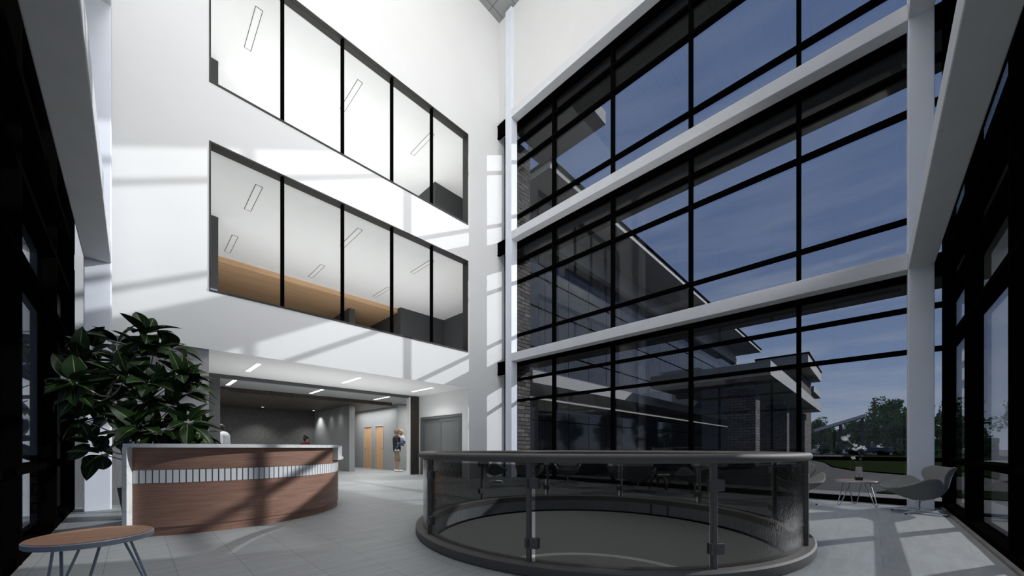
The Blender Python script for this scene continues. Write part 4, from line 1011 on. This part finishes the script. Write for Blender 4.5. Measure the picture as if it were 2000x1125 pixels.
for dz in (0,):
    lo_ = [m.bm.verts.new((x, y, z)) for x, y, z in r_]; hi_ = [m.bm.verts.new((x, y, z + .5)) for x, y, z in r_]
    m.bm.faces.new(lo_[::-1]); m.bm.faces.new(hi_)
    for k in range(4): m.bm.faces.new((lo_[k], lo_[(k + 1) % 4], hi_[(k + 1) % 4], hi_[k]))
m.build('roof', PALE, shd)
for yy, zz in ((4, 4.15), (1.5, 5.0), (-1.2, 5.95)): MB().box(1, 1.4, yy - .2, yy + .2, -.1, zz).build('post', STONE, shd)
rp = MB().tube([(116, -.6, -.1), (116, -.6, 11.4)], .32, 10).build('mast', plain('red_paint', (0.55, 0.02, 0.015), .5), smooth=True, angle=40); tag(rp, 'red mast rising above the trees outside', 'mast')

# car
car = empty('car', (80, 0.2, -.1), math.radians(70)); tag(car, 'dark blue pickup parked far away in front of the trees', 'car')
CARP = plain('blue_car_paint', (0.03, 0.055, 0.10), .25)
MB().box(-2.6, 2.6, -.95, .95, .45, 1.05).box(-2.6, -.6, -.95, .95, 1.05, 1.25).build('body', CARP, car, bevel=.08)
m = MB(); cv = [m.bm.verts.new(p) for p in ((-.6, -.9, 1.05), (1.4, -.9, 1.05), (1.4, .9, 1.05), (-.6, .9, 1.05), (-.45, -.75, 1.8), (.7, -.75, 1.8), (.7, .75, 1.8), (-.45, .75, 1.8))]
for q in ((0, 1, 5, 4), (1, 2, 6, 5), (2, 3, 7, 6), (3, 0, 4, 7), (4, 5, 6, 7), (3, 2, 1, 0)): m.bm.faces.new([cv[i] for i in q])
m.build('cab', WINGGLASS, car, bevel=.05)
for x_ in (-1.7, 1.7):
    for y_ in (-.9, .9): MB().tube([(x_, y_ - .12, .42), (x_, y_ + .12, .42)], .42, 20).build('wheel', BLACK, car, smooth=True, angle=40)

# trees and hedges
TRUNKM = plain('tree_bark', (0.07, 0.045, 0.035), 1)
TREEM = plain('tree_leaves', (0.15, 0.215, 0.10), 1, var=.5, scale=1.2, spec=0)
TREEM2 = plain('tree_leaves_olive', (0.19, 0.205, 0.11), 1, var=.5, scale=1.2, spec=0)
def crown_mesh(rx, rz, zc, n, leafs, seed, mat):
    R = random.Random(seed); m = MB()
    for b in range(n):
        a = R.uniform(0, 2 * PI); hh = R.uniform(-1, 1); rr = math.sqrt(max(0, 1 - hh * hh)) * R.uniform(.35, .85)
        c_ = Vector((rx * rr * math.cos(a), rx * rr * math.sin(a), zc + rz * hh * .85)); cr = R.uniform(.22, .42) * rx
        for k in range(leafs):
            d = Vector((R.gauss(0, 1), R.gauss(0, 1), R.gauss(0, 1))).normalized()
            p = c_ + d * cr * R.uniform(.6, 1.05); s = R.uniform(.12, .26) * rx * .32
            n1 = Vector((R.gauss(0, 1), R.gauss(0, 1), R.gauss(0, 1))).normalized(); u_ = n1.orthogonal().normalized(); v_ = n1.cross(u_)
            vs2 = [m.bm.verts.new(p + q) for q in (u_ * s, v_ * s * .7, -u_ * s, -v_ * s * .7, n1 * s * .35)]
            for i in range(4): m.bm.faces.new((vs2[i], vs2[(i + 1) % 4], vs2[4]))
            m.bm.faces.new(vs2[3::-1])
    return m
def tree(x, y, h, rx, seed, label, mat=TREEM, group='trees beyond the lawn', zlow=.25):
    t = empty('tree', (x, y, -.1)); tag(t, label, 'tree', group)
    MB().tube([(0, 0, 0), (.1, 0, h * .4), (0, .1, h * .75)], [.28, .22, .08], 8).build('trunk', TRUNKM, t, smooth=True)
    zc = h * (1 + zlow) / 2
    crown_mesh(rx, h - zc, zc, 26, 110, seed, mat).build('crown', mat, t)
pos = [(112, 8.0, 8.0, 3.2), (122, 3.2, 7.5, 3.2), (104, 1.9, 6.6, 2.6), (110, -2.4, 10.0, 3.6), (98, -2.3, 11.5, 3.6), (95, -6.6, 9.2, 2.8), (91, -10.6, 9.2, 3.0), (88, -16, 9.0, 3.2), (84, -23, 9.5, 3.6), (122, -7, 10, 3.8), (126, 12, 8, 3.5), (78, -31, 9, 4.0), (120, 7.4, 5.2, 2.2), (93, 1.2, 4.8, 2.3), (90, -3.0, 5.2, 2.3), (98, 4.6, 5.0, 2.2), (106, 7.2, 6.2, 2.5), (102, -10.5, 9.5, 3.2)]
tl = ['dense dark tree behind the stone buildings, farthest along the carport', 'low bushy tree behind the middle of the carport', 'tree with rounded crown just left of the red mast', 'broad tall tree just right of the red mast', 'tallest tree in the row beyond the lawn',
      'tree seen beside the steel column behind the chair', 'tree by the corner post, first one past the steel column gap', 'tree seen through the farther pane of the swivel chair side', 'tree seen through the nearer pane of the swivel chair side', 'far tree behind the tallest one', 'tree mostly hidden by the stone tower',
      'last tree of the row, far along the swivel chair side', 'low tree under the high end of the carport', 'low olive tree behind the blue pickup', 'low olive tree right of the blue pickup', 'small tree under the lower half of the carport', 'small tree just right of the low stone block', 'tree filling the gap right of the steel column, behind the swivel chair']
for i, (x, y, h, rx) in enumerate(pos): tree(x, y, h, rx, 10 + i, tl[i], TREEM2 if i in (2, 5, 8, 13, 14) else TREEM, zlow=.02 if i > 11 else .12)
HEDGEM = plain('hedge_leaves', (0.06, 0.10, 0.03), 1, var=.5, spec=0)
def hedge(x0, x1, y0, y1, h, seed, label, n=2600, leaf_=1.0):
    R = random.Random(seed); m = MB()
    for k in range(n):
        p = Vector((R.uniform(x0, x1), R.uniform(y0, y1), R.uniform(0, h))); s = R.uniform(.05, .11) * leaf_
        n1 = Vector((R.gauss(0, 1), R.gauss(0, 1), R.gauss(0, 1))).normalized(); u_ = n1.orthogonal().normalized(); v_ = n1.cross(u_)
        vs2 = [m.bm.verts.new(p + q) for q in (u_ * s, v_ * s * .7, -u_ * s, -v_ * s * .7, n1 * s * .35)]
        for i in range(4): m.bm.faces.new((vs2[i], vs2[(i + 1) % 4], vs2[4]))
        m.bm.faces.new(vs2[3::-1])
    o = m.build('hedge', HEDGEM if leaf_ < 2 else TREEM); tag(o, label, 'hedge'); return o
hedge(85.6, 86.6, -13, -3.2, 2.4, 9, 'low dark thicket along the foot of the far trees', 7000, 3.2)
hedge(-5.5, -2.2, 9.4, 10.1, 2.0, 5, 'green hedge outside the glazed wall by the round table')
hedge(16, 34, -7.4, -6.6, 2.2, 6, 'long green hedge outside the glazed wall by the swivel chair', 5000)
